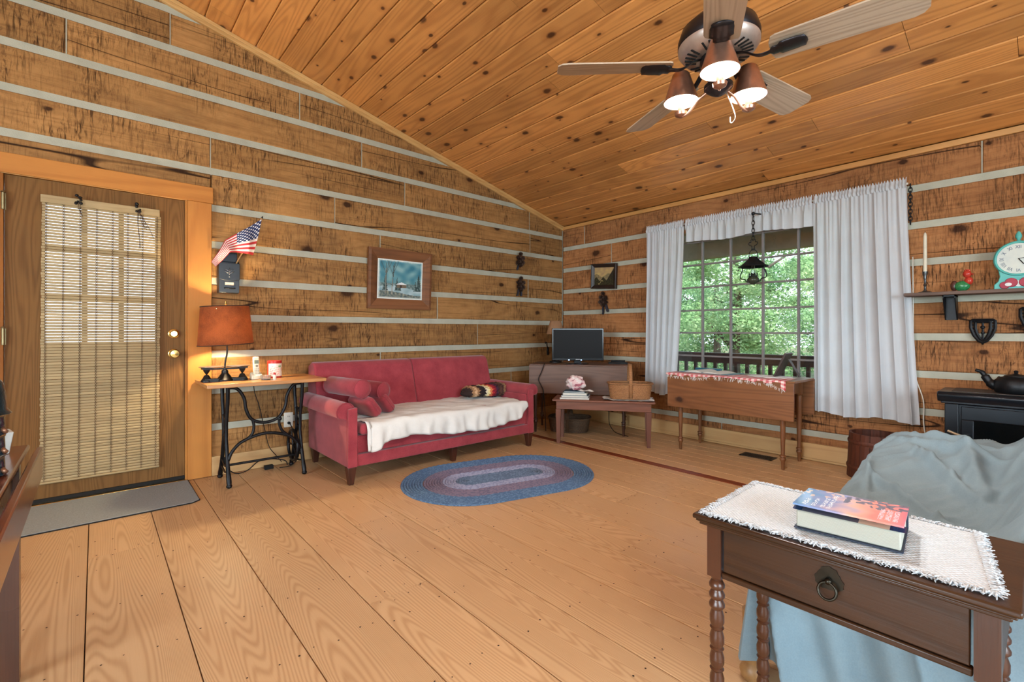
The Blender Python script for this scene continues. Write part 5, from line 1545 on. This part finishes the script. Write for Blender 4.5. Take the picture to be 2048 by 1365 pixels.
q.v = [(p[0], p[1], p[2]) for p in q.v]
hd = q.build('bail_handle', M['black'], kt, smooth=True)
hd.rotation_euler = (0, R(100), 0); hd.location = (-.0875, 0, .115)
bk_ = thing('wooden_bucket', 'dark stave wooden bucket beneath the right curtain', 'bucket', (-.205, -3.36, 0), wc=True)
M['stave'] = wood('dark_red_staves', (88, 46, 30), (58, 30, 22), 'z', 8, 50, .5, .5, rough=.6, tint=.2)
for k in range(16):
    a0, a1 = 2 * PI * (k + .02) / 16, 2 * PI * (k + .98) / 16
    vs = []
    for z, ro in ((0, .178), (.335, .162)):
        for r_ in (ro - .016, ro):
            for a in (a0, (a0 + a1) / 2, a1): vs.append((-.205 + r_ * math.cos(a), -3.36 + r_ * math.sin(a), z))
    MB().add(vs, [(0, 1, 4, 3), (1, 2, 5, 4), (6, 9, 10, 7), (7, 10, 11, 8), (0, 6, 7, 1), (1, 7, 8, 2), (3, 4, 10, 9), (4, 5, 11, 10), (0, 3, 9, 6), (2, 8, 11, 5)]).build('stave', M['stave'], bk_)
for z, r_ in ((.27, .1665), (.08, .1755)):
    MB().grid(lambda u, v: (-.205 + (r_ + .005 * math.sin(PI * v) + .001) * math.cos(2 * PI * u), -3.36 + (r_ + .005 * math.sin(PI * v) + .001) * math.sin(2 * PI * u), z - .016 + .032 * v), 36, 5, cu=True).build('hoop', M['stave'], bk_, smooth=True)
MB().lathe([(.15, .01), (.15, .02), (0, .02)], 32, (-.205, -3.36, 0)).build('bucket_base', M['stave'], bk_)

# floor register
vt = thing('floor_register', 'dark metal floor vent in the planks below the window table', 'vent', (-.235, -2.53, 0), wc=True)
q = MB()
v0, v1, v2, v3 = -.305, -.165, -2.665, -2.395
q.box(v0, v0 + .016, v2, v3, .0005, .005); q.box(v1 - .016, v1, v2, v3, .0005, .005); q.box(v0, v1, v2, v2 + .016, .0005, .005); q.box(v0, v1, v3 - .016, v3, .0005, .005)
q.build('register_frame', plain('brown_metal', (60, 50, 46), .5, .5), vt)
MB().box(v0 + .01, v1 - .01, v2 + .01, v3 - .01, .0004, .0012).build('duct_dark', M['rubber'], vt)
for k in range(17): MB().box(v0 + .016, v1 - .016, v2 + .02 + k * .0142, v2 + .026 + k * .0142, .0013, .0045).build('louver', bpy.data.materials['brown_metal'], vt)
# ------------------------------------------------------------------ side table in the foreground
M['mahog'] = wood('mahogany_side_table', (60, 36, 19), (38, 22, 12), 'y', 7, 90, .45, .4, rough=.35, tint=.03, coat=.12)
M['mahog_z'] = wood('mahogany_leg', (76, 44, 28), (50, 28, 18), 'z', 8, 40, .4, .4, rough=.28, tint=.05, coat=.3)
KX0, KX1, KY0, KY1, KZ = -3.515, -3.15, -4.195, -3.645, .66
stb = thing('side_table', 'dark mahogany side table with one drawer and turned legs', 'table', (-3.33, -3.92, 0), wc=True)
MB().box(KX0, KX1, KY0, KY1, KZ - .012, KZ).build('table_top', M['mahog'], stb, bevel=.004)
q = MB()
q.box(KX0 + .006, KX1 - .006, KY0 + .006, KY1 - .006, KZ - .018, KZ - .0122); q.box(KX0 + .012, KX1 - .012, KY0 + .012, KY1 - .012, KZ - .026, KZ - .0182)
q.build('edge_moulding', M['mahog'], stb, bevel=.0025)
q = MB()
q.box(KX1 - .045, KX1 - .03, KY0 + .05, KY1 - .05, .515, KZ - .0265); q.box(KX0 + .05, KX1 - .04, KY0 + .026, KY0 + .042, .515, KZ - .0265); q.box(KX0 + .05, KX1 - .04, KY1 - .042, KY1 - .026, .515, KZ - .0265)
q.build('apron', M['mahog'], stb)
MB().box(KX0 + .027, KX0 + .045, KY0 + .0595, KY1 - .0595, .513, .527).build('drawer_rail', M['mahog'], stb, bevel=.003)
dr = MB().box(KX0 + .03, KX0 + .05, KY0 + .063, KY1 - .063, .529, KZ - .0275).build('drawer', M['mahog'], stb, bevel=.002)
for x in (KX0 + .042, KX1 - .042):
    for y in (KY0 + .042, KY1 - .042):
        q = MB(); q.box(x - .0165, x + .0165, y - .0165, y + .0165, .51, KZ - .0265)
        prof = [(.0165, .51), (.011, .5)]
        z = .498
        for k in range(3): prof += [(.0135, z), (.018, z - .008), (.018, z - .014), (.0125, z - .021)]; z -= .024
        while z > .12: prof += [(.013, z), (.0165, z - .012), (.0165, z - .028), (.013, z - .038), (.0165, z - .042), (.013, z - .046)]; z -= .05
        prof += [(.014, z), (.018, z - .02), (.012, .05), (.026, .022), (.01, 0)]
        q.lathe(prof, 16, (x, y, 0))
        q.build('leg', M['mahog_z'], stb, smooth=40)
# drop ring pull
M['aged_brass'] = plain('aged_brass', (62, 58, 50), .35, .9, var=.2)
yc, zc_, xf = (KY0 + KY1) / 2 - .005, .594, KX0 + .03
q = MB()
pl = []
for k in range(40):
    a = 2 * PI * k / 40
    r_ = .021 * (1 + .28 * abs(math.cos(1.5 * a + .78)) + .06 * math.cos(12 * a))
    pl.append((yc + r_ * math.cos(a), zc_ + .004 + r_ * .95 * math.sin(a)))
q.prism(pl, 'x', xf - .0025, xf - .0003)
q.sphere((xf - .008, yc, zc_ + .002), .007, 10, 6)
hp = q.build('pull_plate', M['aged_brass'], dr, off=stb.location, smooth=40)
MB().tube([(xf - .011 - .004 * (1 - math.sin(a)), yc + .016 * math.cos(a), zc_ - .015 + .016 * math.sin(a)) for a in [2 * PI * k / 28 for k in range(28)]], .0027, 8, closed=True).build('ring', M['aged_brass'], dr, off=stb.location, smooth=True)

# white woven mat with fringe
M['weave'] = NT('white_chenille_weave')
t = M['weave']; p = t.coords(False); sp_ = t.n('SeparateXYZ', None, _0=p)
hh = t.math('MULTIPLY', t.math('SINE', t.math('MULTIPLY', sp_.outputs[0], 620.)), t.math('SINE', t.math('MULTIPLY', sp_.outputs[1], 620.)))
nz = t.noise(p, 180., 3)
t.bsdf(Base_Color=t.mix(t.maprange(t.math('ADD', t.math('MULTIPLY', hh, .25), nz), .2, .9), lin((182, 189, 194)), lin((214, 220, 226))), Roughness=.95, Normal=t.bump(t.math('ADD', hh, nz), .6, .003), Specular_IOR_Level=.1)
M['weave'] = t.m
fm = thing('fringed_mat', 'white woven mat with shaggy fringe on the side table', 'mat', (-3.33, -3.91, KZ), wc=True)
cor = [(-3.497, -3.668), (-3.478, -4.165), (-3.172, -4.12), (-3.17, -3.66)]     # near-left, near-right, far-right, far-left
def matp(u, v):
    a = Vector(cor[0]).lerp(Vector(cor[1]), u); b = Vector(cor[3]).lerp(Vector(cor[2]), u)
    q = a.lerp(b, v)
    return (q.x, q.y, KZ + .0055 + .0016 * mnoise.noise(Vector((q.x * 22, q.y * 22, 0))))
m1 = MB().grid(matp, 60, 40)
mo = m1.build('woven_field', M['weave'], fm, smooth=True)
so = mo.modifiers.new('thick', 'SOLIDIFY'); so.thickness = .0045; so.offset = -1
fr2 = MB()
for e in range(4):
    n = 420 if e in (0, 2) else 300
    for k in range(n):
        u = rnd.random()
        if e == 0: p0 = Vector(matp(u, .015)); d = Vector((-1, 0, 0))
        elif e == 2: p0 = Vector(matp(u, .985)); d = Vector((1, 0, 0))
        elif e == 1: p0 = Vector(matp(.985, u)); d = Vector((0, -1, 0))
        else: p0 = Vector(matp(.015, u)); d = Vector((0, 1, 0))
        L = rnd.uniform(.012, .024)
        side = Vector((-d.y, d.x, 0)) * rnd.uniform(-.7, .7)
        p1 = p0 + (d + side) * L * .55 + Vector((0, 0, rnd.uniform(-.002, .003)))
        p2 = p0 + (d + side * 1.5).normalized() * L + Vector((0, 0, rnd.uniform(-.004, .002)))
        inside = KX0 + .004 < p2.x < KX1 - .004 and KY0 + .004 < p2.y < KY1 - .004
        if inside: p2.z = max(p2.z, KZ + .0012)
        else: p2.z -= .004
        p1.z = max(p1.z, KZ + .0015)
        fr2.tube([p0, p1, p2], [.0018, .0016, .0008], 4, cap=False)
fr2.build('fringe', M['weave'], fm, kind='stuff')
MB().tube(smoothpath([(-3.36, -4.132, KZ + .004), (-3.365, -4.15, KZ + .005), (-3.385, -4.155, KZ + .006), (-3.40, -4.148, KZ + .005), (-3.405, -4.135, KZ + .003)]), .0022, 6).build('loop_tassel', M['weave'], fm, smooth=True)

# thick novel with a sunset jacket
BKZ = KZ + .0085
nv = thing('hardback_book', 'thick hardback with a sunset sky jacket lying on the white mat', 'book', (-3.355, -3.932, BKZ), R(-84))
# local x along the long side (towards -y of the room), front edge at -y
L2, D2, HB = .094, .082, .046
MB().box(-L2, L2, -D2, D2, 0, .003).build('back_cover', plain('navy_board', (34, 46, 66), .5), nv, bevel=.001)
M['pages'] = NT('page_edges'); t = M['pages']; p = t.coords(False)
st_ = t.math('SINE', t.math('MULTIPLY', t.n('SeparateXYZ', None, _0=p).outputs[2], 2600.))
t.bsdf(Base_Color=t.mix(t.math('MULTIPLY_ADD', st_, .25, .5), lin((184, 184, 172)), lin((160, 160, 148))), Roughness=.8, Normal=t.bump(st_, .2, .001))
M['pages'] = t.m
MB().box(-L2 + .004, L2 - .004, -D2 + .004, D2 - .006, .0032, HB - .006).build('page_block', M['pages'], nv, bevel=.003)
MB().box(-L2, L2, D2 - .004, D2, 0, HB).build('spine', bpy.data.materials['navy_board'], nv, bevel=.002)
def mixc(a, b, t): t = max(0, min(1, t)); return tuple(a[i] + (b[i] - a[i]) * t for i in range(3))
def jacket(u, v):
    n = mnoise.noise(Vector((u * 6, v * 5, 2))); n2 = mnoise.noise(Vector((u * 15, v * 11, 7)))
    c = mixc((92, 130, 178), (150, 140, 186), u * 2 + n * .4)
    c = mixc(c, (238, 186, 158), (u - .30) * 3.2 + n * .6)
    c = mixc(c, (236, 128, 112), (u - .5) * 4 + n * .3)
    c = mixc(c, (206, 110, 150), (u - .85) * 4)
    if u > .42 and v > .58 + .2 * n and n2 > -.05: c = mixc(c, (74, 72, 96), .85)
    if u < .42 and n2 > .22 and v > .55: c = mixc(c, (238, 196, 170), .7)
    for k, x in enumerate((.10, .19, .27, .33)):            # small white script, too small to read
        if abs(u - x) < .022 and .08 < v < (.42, .5, .62, .86)[k] and mnoise.noise(Vector((u * 90, v * 40, k))) > .06: c = (226, 230, 238)
    for x in (.79, .85, .91):                                # large pale title lines
        if abs(u - x) < .022 and .1 < v < .62 and mnoise.noise(Vector((u * 70, v * 34, 5))) > -.05: c = (214, 196, 206)
    return c
cv = MB().grid(lambda u, v: (-L2 - .001 + (2 * L2 + .002) * u, -D2 - .004 + (2 * D2 + .002) * v, HB + .002 + .008 * (1 - v)), 120, 90, colfn=jacket)
cvo = cv.build('front_jacket', printed('sunset_print', .25, coat=.4), nv)
so = cvo.modifiers.new('thick', 'SOLIDIFY'); so.thickness = .0035; so.offset = -1
MB().grid(lambda u, v: (-L2 - .002 + (2 * L2 + .006) * u, -D2 - .002 + .03 * v, HB - .0035 + .003 * v), 24, 3, colfn=lambda u, v: (34, 62, 104) if u > .82 or u < .1 else (94, 96, 112) if u < .6 else (222, 200, 176)).build('jacket_flap', bpy.data.materials['sunset_print'], nv)

# ------------------------------------------------------------------ slipcovered sofa behind the side table
M['drape'] = fabric('blue_grey_slipcover', (130, 151, 161), .95, 520., .07, .2, .05, c2=(118, 139, 150))
dsf = thing('draped_sofa', 'sofa hidden under a loose blue grey throw behind the side table', 'sofa', (-2.2, -4.1, 0), wc=True)
X0, X1, Y0, Y1 = -3.10, -1.33, -4.62, -3.645
def sst(a, b, x): x = max(0, min(1, (x - a) / (b - a))); return x * x * (3 - 2 * x)
def top(x, y):
    z = .425
    z += .13 * (1 - sst(-2.9, -2.78, x))
    z += .135 * sst(-2.45, -1.55, x) * (1 - .12 * sst(-3.72, -3.64, y))
    back = sst(-4.07, -4.36, y)
    z = z + (.86 - z) * back
    # loose folds
    z += .012 * mnoise.noise(Vector((x * 3.1, y * 3.7, .4)))
    for (ax, ay, bx, by, h, w) in ((-2.05, -3.68, -2.45, -4.02, .026, .016), (-1.72, -3.80, -2.2, -4.06, .034, .022), (-1.62, -3.72, -1.75, -4.08, .026, .022), (-2.35, -3.66, -2.65, -4.0, .022, .014), (-1.45, -3.7, -1.6, -4.1, .022, .02), (-1.9, -3.67, -2.3, -3.74, .02, .012), (-1.55, -3.95, -2.3, -4.1, .03, .03)):
        dx, dy = bx - ax, by - ay; l2 = dx * dx + dy * dy
        tt = ((x - ax) * dx + (y - ay) * dy) / l2
        if -.15 < tt < 1.15:
            d = abs((x - ax) * dy - (y - ay) * dx) / math.sqrt(l2)
            z += 1.5 * h * math.exp(-(d / w) ** 2) * math.sin(PI * max(0, min(1, (tt + .15) / 1.3)))
    z += .006 * mnoise.noise(Vector((x * 9, y * 14, 2))) + .015 * max(0, 1 - abs(mnoise.noise(Vector((x * 3.2 + y * 5.5, y * 2.2 - x, 8)))) * 7) + .009 * max(0, 1 - abs(mnoise.noise(Vector((x * 6 + y * 8, y * 3, 3)))) * 6)
    return z
HEM = .105
def drape(a, b):
    cx, cy = max(X0, min(X1, a)), max(Y0, min(Y1, b))
    ox, oy = a - cx, b - cy
    v = max(abs(ox), abs(oy)) / .42
    zt = top(cx, cy)
    if v <= 0:
        e = min(a - X0, X1 - a, Y1 - b, .05)
        return (a, b, zt - (.05 - e) ** 2 * 7)
    l = math.hypot(ox, oy); dx, dy = ox / l, oy / l
    hem = HEM + .012 * math.sin(cx * 9 + cy * 7)
    drop = v * (zt - .0175 - hem)
    per = cx + cy if abs(ox) < abs(oy) else cy * 1.15 + 3 + .12 * v
    fold = (.75 * (1 - 2 * abs(math.sin(per * 15 + 1.3 * math.sin(per * 7))) ** .7) + .3 * math.sin(per * 43 + 2)) * .05 * v ** .7
    out = .004 + .055 * v + fold * (1 if dx * dy == 0 else .4)
    if dx < 0 and abs(ox) > abs(oy): out = .004 + .025 * v + fold * 1.25
    return (cx + dx * out, cy + dy * out, zt - .0175 - drop)
na, nb_ = 270, 210
MB().grid(lambda u, v: drape(X0 - .42 + (X1 - X0 + .84) * u, Y0 - .42 + (Y1 - Y0 + .84) * v), na, nb_).build('throw', M['drape'], dsf, smooth=True)
M['foot'] = wood('pale_turned_foot', (150, 112, 70), (112, 78, 46), 'z', 8, 40, .4, .4, rough=.4)
for (x, y) in ((-3.045, -3.60), (-1.40, -3.69), (-3.04, -4.52), (-1.42, -4.52)):
    MB().lathe([(.024, 0), (.034, .012), (.038, .03), (.03, .048), (.022, .058), (.024, .075), (.028, .16), (.03, .22)], 18, (x, y, 0)).build('foot', M['foot'], dsf, smooth=40)
MB().box(-3.06, -1.37, -4.5, -3.70, .2, .38).build('sofa_frame', M['drape'], dsf)

# ------------------------------------------------------------------ drop-leaf cabinet table at the left edge
M['red_mahog'] = wood('polished_red_mahogany', (112, 58, 36), (80, 38, 24), 'x', 6, 50, .45, .3, rough=.2, tint=.02, coat=.6)
lt_ = dropleaf('occasional_table', 'polished mahogany drop-leaf table cut by the left edge', (-5.005, -2.57, 0), R(90), 1.15, .47, .73, .10, M['red_mahog'], M['red_mahog'], M['mahog_z'], (.50, .196), leaf_off=.012, corner=.0, r=.024, foot=.09, th=.016)
for ch in list(lt_.children):
    if ch.name.startswith('leg'):
        bb_ = [Vector(c) for c in ch.bound_box]; cx_ = sum(c.x for c in bb_) / 8; cy_ = sum(c.y for c in bb_) / 8
        ch.data = MB().box(cx_ - .022, cx_ + .022, cy_ - .022, cy_ + .022, 0, .713).mesh('leg'); ch.data.materials.append(M['mahog_z'])
tn = thing('stacked_tins', 'dark teal enamel tins stacked under a domed lid at the left edge', 'tins', (-4.846, -2.42, .7305), wc=True)
M['teal_enamel'] = plain('dark_teal_enamel', (18, 44, 54), .2, .2, var=.2, coat=.5)
tc = (-4.846, -2.42, .7305)
for k in range(3):
    z = .0002 + k * .052
    MB().lathe([(.058, z), (.066, z + .003), (.066, z + .006), (.062, z + .012), (.061, z + .046), (.063, z + .05), (.058, z + .05), (0, z + .012)], 28, tc).build('tin', M['teal_enamel'], tn, smooth=40)
    MB().tube([(tc[0] + .06 * math.cos(R(-20)), tc[1] + .06 * math.sin(R(-20)), tc[2] + z + .02), (tc[0] + .07 * math.cos(R(-20)), tc[1] + .07 * math.sin(R(-20)), tc[2] + z + .008)], .006, 8).build('clip', plain('copper_clip', (150, 110, 86), .35, .7) if k == 0 else bpy.data.materials['copper_clip'], tn, smooth=True)
MB().lathe([(.072, .158), (.074, .16), (.065, .172), (.063, .215), (.058, .24), (.045, .258), (.02, .268), (0, .27)], 28, tc).build('domed_lid', M['teal_enamel'], tn, smooth=40)
cb = MB().prism([(-.05, 0), (.05, 0), (.06, .065), (-.06, .065)], 'y', -.04, .04)
single(cb, 'paper_carton', plain('white_card', (200, 208, 206), .6), 'open white card carton behind the stacked tins at the left edge', 'carton', (-4.862, -2.1, .7305), R(12), local=True, bevel=.002)

# ------------------------------------------------------------------ ceiling fan with three lit shades
FX, FY = -2.68, -3.32
fan = thing('ceiling_fan', 'five-bladed ceiling fan with three lit copper shades', 'ceiling fan', (FX, FY, 0))
FCZ = ceil_z(FX)
M['bronze'] = plain('antique_bronze', (52, 50, 54), .35, .7, var=.15)
M['pewter_lt'] = plain('brushed_pewter', (206, 196, 190), .4, .7, var=.08)
M['copper'] = plain('satin_copper', (186, 140, 118), .32, .8, var=.1)
M['blade_w'] = wood('pale_oak_blade', (190, 172, 152), (150, 130, 110), 'x', 9, 120, .5, .4, rough=.45, tint=.06)
MB().lathe([(.075, FCZ - .075), (.07, FCZ - .02), (.075, FCZ + .02), (0, FCZ + .02)], 24).build('canopy', M['bronze'], fan, smooth=40)
MB().lathe([(.012, 2.36), (.012, FCZ - .06)], 12).build('downrod', M['bronze'], fan, smooth=40)
MB().lathe([(.03, 2.425), (.06, 2.415), (.1, 2.39), (.145, 2.35), (.158, 2.31), (.158, 2.285), (.15, 2.278)], 40, cap=False).build('motor_housing', M['bronze'], fan, smooth=50)
hz = MB().lathe([(.157, 2.283), (.157, 2.272), (.138, 2.246), (.095, 2.238), (.06, 2.236), (0, 2.236)], 40).build('vent_plate', M['pewter_lt'], fan, smooth=50)
for k in range(30):
    if k % 6 == 5: continue
    a = 2 * PI * (k + .3) / 30 + R(136 + 36)
    MB().tube([(.088 * math.cos(a), .088 * math.sin(a), 2.2365), (.13 * math.cos(a + .05), .13 * math.sin(a + .05), 2.2432)], .0042, 6).build('vent_slot', M['rubber'], hz)
MB().lathe([(.07, 2.2355), (.072, 2.21), (.06, 2.195), (.045, 2.185), (.04, 2.13), (.055, 2.12), (.055, 2.105), (.03, 2.085), (.012, 2.075), (0, 2.072)], 28).build('switch_housing', M['bronze'], fan, smooth=50)
# blades
pts = [(.2, -.058), (.215, -.064), (.62, -.074), (.645, -.066), (.66, -.045), (.66, .045), (.645, .066), (.62, .074), (.215, .064), (.2, .058), (.19, .03), (.19, -.03)]
bm_ = MB().prism(pts, 'z', -.003, .003)
bm_.v = [(p[0], p[1] * math.cos(R(13)), p[2] - p[1] * math.sin(R(13))) for p in bm_.v]
blm = bm_.mesh('blade'); blm.materials.append(M['blade_w'])
irn = MB().tube(smoothpath([(.06, 0, .03), (.1, 0, .018), (.15, 0, -.012), (.2, 0, -.012), (.25, 0, -.0085), (.315, 0, -.0085)]), [.013] * 5 + [.012] * 5 + [.014] * 5 + [.03] * 3 + [.044] * 5 + [.04] * 2 + [.012], 10, flat=.22)
irn.v = [(p[0], p[1], p[2]) for p in irn.v]
irm = irn.mesh('blade_iron', smooth=True); irm.materials.append(M['bronze'])
for k in range(5):
    a = R(136 - 72 * k)
    b = bpy.data.objects.new('blade', blm); COL.objects.link(b); b.parent = fan
    b.location = (0, 0, 2.20); b.rotation_euler = (0, 0, a)
    i_ = bpy.data.objects.new('blade_iron', irm); COL.objects.link(i_); i_.parent = b
# light kit
M['bulb_fan'] = bulb_mat('lit_fan_bulb', (255, 226, 190), 10.)
M['shade_in'] = plain('white_enamel_lining', (246, 240, 230), .6)
for k, a in enumerate((R(-153), R(98), R(-24))):
    c, s = math.cos(a), math.sin(a)
    r_ = .155
    x, y = r_ * c, r_ * s
    MB().tube(smoothpath([(.03 * c, .03 * s, 2.11), (.08 * c, .08 * s, 2.085), (.12 * c, .12 * s, 2.045), (x, y, 2.035), (x, y, 2.05)]), .0055, 8).build('arm', M['copper'], fan, smooth=True)
    MB().lathe([(.006, 2.03), (.024, 2.04), (.027, 2.052), (.02, 2.055), (.014, 2.058), (.014, 2.095), (0, 2.096)], 18, (x, y, 0)).build('cup', M['copper'], fan, smooth=40)
    sh = MB().lathe([(.072, 2.098), (.036, 2.215), (.03, 2.222), (.012, 2.224), (.0, 2.224)], 32, (x, y, 0), cap=False).build('shade', M['copper'], fan, smooth=40)
    MB().lathe([(.0705, 2.0985), (.0345, 2.213), (.0, 2.2215)], 32, (x, y, 0), cap=False).build('shade_lining', M['shade_in'], sh, smooth=True)
    MB().tube([(x + .0713 * math.cos(q), y + .0713 * math.sin(q), 2.098) for q in [2 * PI * j / 32 for j in range(32)]], .0018, 6, closed=True).build('shade_rim', M['copper'], sh, smooth=True)
    MB().lathe([(.012, 2.097), (.03, 2.12), (.036, 2.145), (.028, 2.168), (0, 2.178)], 20, (x, y, 0)).build('bulb', M['bulb_fan'], fan, smooth=True)
    light('ceiling_fan_light', 'POINT', (FX + x, FY + y, 2.135), 30, (1, .96, .93), shadow_soft_size=.03)
MB().tube(smoothpath([(.03, -.02, 2.09), (.04, -.04, 2.03), (.045, -.05, 1.985), (.065, -.03, 1.975), (.09, -.01, 1.99), (.11, .0, 2.02)]), .002, 6).build('pull_chain', M['pewter_lt'], fan, smooth=True)
# ------------------------------------------------------------------ outdoors: porch, lawn, trees
M['porch'] = wood('dark_stained_porch', (64, 44, 34), (44, 30, 24), 'y', 7, 40, .4, .4, rough=.6, tint=.1)
pf_ = struct('floor_porch', 'dark stained porch deck outside the window')
for k in range(15):
    MB().box(.22 + k * .14, .352 + k * .14, -6, 4.5, -.19, -.16).build('deck_board', M['porch'], pf_)
rl = thing('porch_railing', 'dark stained porch railing beyond the window', 'railing', (1.95, -.8, -.16), wc=True)
RX = 1.95
MB().box(RX - .07, RX + .07, -6, 4.5, .755, .80).build('top_rail', M['porch'], rl)
MB().box(RX - .02, RX + .02, -6, 4.5, .66, .755).build('sub_rail', M['porch'], rl)
MB().box(RX - .02, RX + .02, -6, 4.5, -.06, .02).build('bottom_rail', M['porch'], rl)
bme = MB().box(-.02, .02, -.02, .02, -.0, .64).mesh('baluster'); bme.materials.append(M['porch'])
for k in range(66):
    o = bpy.data.objects.new('baluster', bme); COL.objects.link(o); o.parent = rl; o.location = (0, -5.1 + k * .145 + .0, .16 + .02)
bm2 = thing('porch_beam', 'pale weathered porch beam and soffit above the window view', 'beam', (1.95, -.8, 2.1), wc=True)
M['beam'] = plain('weathered_beam', (196, 190, 176), .8, var=.12, scale=6)
MB().box(1.88, 2.02, -6, 4.5, 2.14, 2.42).build('beam_timber', M['beam'], bm2)
MB().box(.2, 2.3, -6, 4.5, 2.42, 2.46).build('soffit', M['beam'], bm2)
for y in (-5.5, 3.9): MB().box(1.88, 2.02, y - .07, y + .07, -.16, 2.14).build('post', M['beam'], bm2)
gr = struct('ground', 'grass and leaf litter around the cabin')
MB().box(-60, 60, -60, 60, -1.0, -.9).build('soil', plain('leafy_ground', (92, 104, 58), .95, c2=(70, 64, 40), scale=2.), gr)

def leaf_mat(name, c0, c1, c2):
    t = NT(name)
    p = t.coords()
    n = t.noise(p, 1.1, 2); n2 = t.noise(p, 9., 2)
    col = t.ramp(t.math('ADD', t.math('MULTIPLY', n, .6), t.math('MULTIPLY', n2, .4)), [(.34, lin(c0)), (.5, lin(c1)), (.64, lin(c2))])
    d = t.n('BsdfDiffuse', None, Color=col); tr_ = t.n('BsdfTranslucent', None, Color=col)
    mx = t.n('MixShader', None, _0=.4)
    t.t.links.new(d.outputs[0], mx.inputs[1]); t.t.links.new(tr_.outputs[0], mx.inputs[2])
    t.t.links.new(mx.outputs[0], t.out.inputs[0])
    return t.m
M['leaf1'] = leaf_mat('bright_leaves', (92, 126, 82), (146, 180, 126), (204, 220, 176))
M['leaf2'] = leaf_mat('deep_leaves', (70, 104, 72), (116, 152, 106), (166, 194, 146))
M['bark'] = plain('grey_bark', (84, 76, 66), .95, var=.2, scale=12, bump=.6)
def crown(seed, n, rx, rz, zc0, size):
    r = random.Random(seed)
    cl = [(r.uniform(-rx, rx) * .75, r.uniform(-rx, rx) * .75, zc0 + r.uniform(-rz, rz) * .85, r.uniform(.45, .95)) for _ in range(26)]
    vs = []; fs = []
    for i in range(n):
        c = cl[r.randrange(len(cl))]
        d = Vector((r.gauss(0, 1), r.gauss(0, 1), r.gauss(0, 1))).normalized() * c[3] * r.random() ** .4
        p = Vector(c[:3]) + Vector((d.x, d.y, d.z * .55))
        a = Vector((r.gauss(0, 1), r.gauss(0, 1), r.gauss(0, .5))).normalized()
        b = a.cross(Vector((r.gauss(0, 1), r.gauss(0, 1), r.gauss(0, 1)))).normalized()
        s_ = size * r.uniform(.6, 1.25)
        o = len(vs)
        vs += [p, p + a * s_ * .5 + b * s_ * .28, p + a * s_, p + a * s_ * .5 - b * s_ * .28]
        fs.append((o, o + 1, o + 2, o + 3))
    me = bpy.data.meshes.new('foliage'); me.from_pydata([tuple(v) for v in vs], [], fs); me.update()
    return me
c1 = crown(1, 26000, 1.9, 2.6, 1.9, .085); c1.materials.append(M['leaf1'])
c2 = crown(2, 26000, 2.1, 2.9, 2.2, .095); c2.materials.append(M['leaf2'])
tk = MB().tube([(0, 0, -.3), (.05, .02, 1.4), (-.04, 0, 3.0), (.08, .05, 4.6)], [.15, .12, .09, .03], 10)
for a, z in ((.4, 1.5), (2.4, 2.1), (4.2, 2.7), (5.4, 1.9)): tk.tube([(0, 0, z), (.6 * math.cos(a), .6 * math.sin(a), z + .7), (1.2 * math.cos(a), 1.2 * math.sin(a), z + 1.1)], [.06, .04, .015], 7)
tkm = tk.mesh('trunk', smooth=True); tkm.materials.append(M['bark'])
spots = [(6.4, .5, 0, 1.0), (6.2, -5.5, 1, 1.0), (5.6, 6.9, 1, .9), (11.2, 3.2, 1, 1.0), (11.4, -2.9, 0, 1.0), (17.4, .9, 1, 1.2), (17.6, 8.6, 0, 1.2), (25.5, 4.2, 0, 1.5), (25.8, 13.6, 1, 1.5)]
names = ['bright green tree nearest beyond the middle of the porch railing', 'deep green tree beyond the railing behind the right curtain', 'deep green tree beyond the railing behind the left curtain', 'deep green tree in the second row at the left of the window view', 'bright green tree in the second row at the right of the window view', 'deep green tree in the third row at the right of the window view', 'bright green tree in the third row at the left of the window view', 'bright green tree farthest back at the right of the window view', 'deep green tree farthest back at the left of the window view']
for (x, y, k, sc_), nm in zip(spots, names):
    t_ = thing('tree', nm, 'tree', (x, y, -.9), rnd.uniform(0, 6.28), group='trees beyond the porch')
    t_.scale = (sc_, sc_, sc_)
    for me in ((c1, c2)[k], tkm):
        o = bpy.data.objects.new(me.name.split('.')[0], me); COL.objects.link(o); o.parent = t_
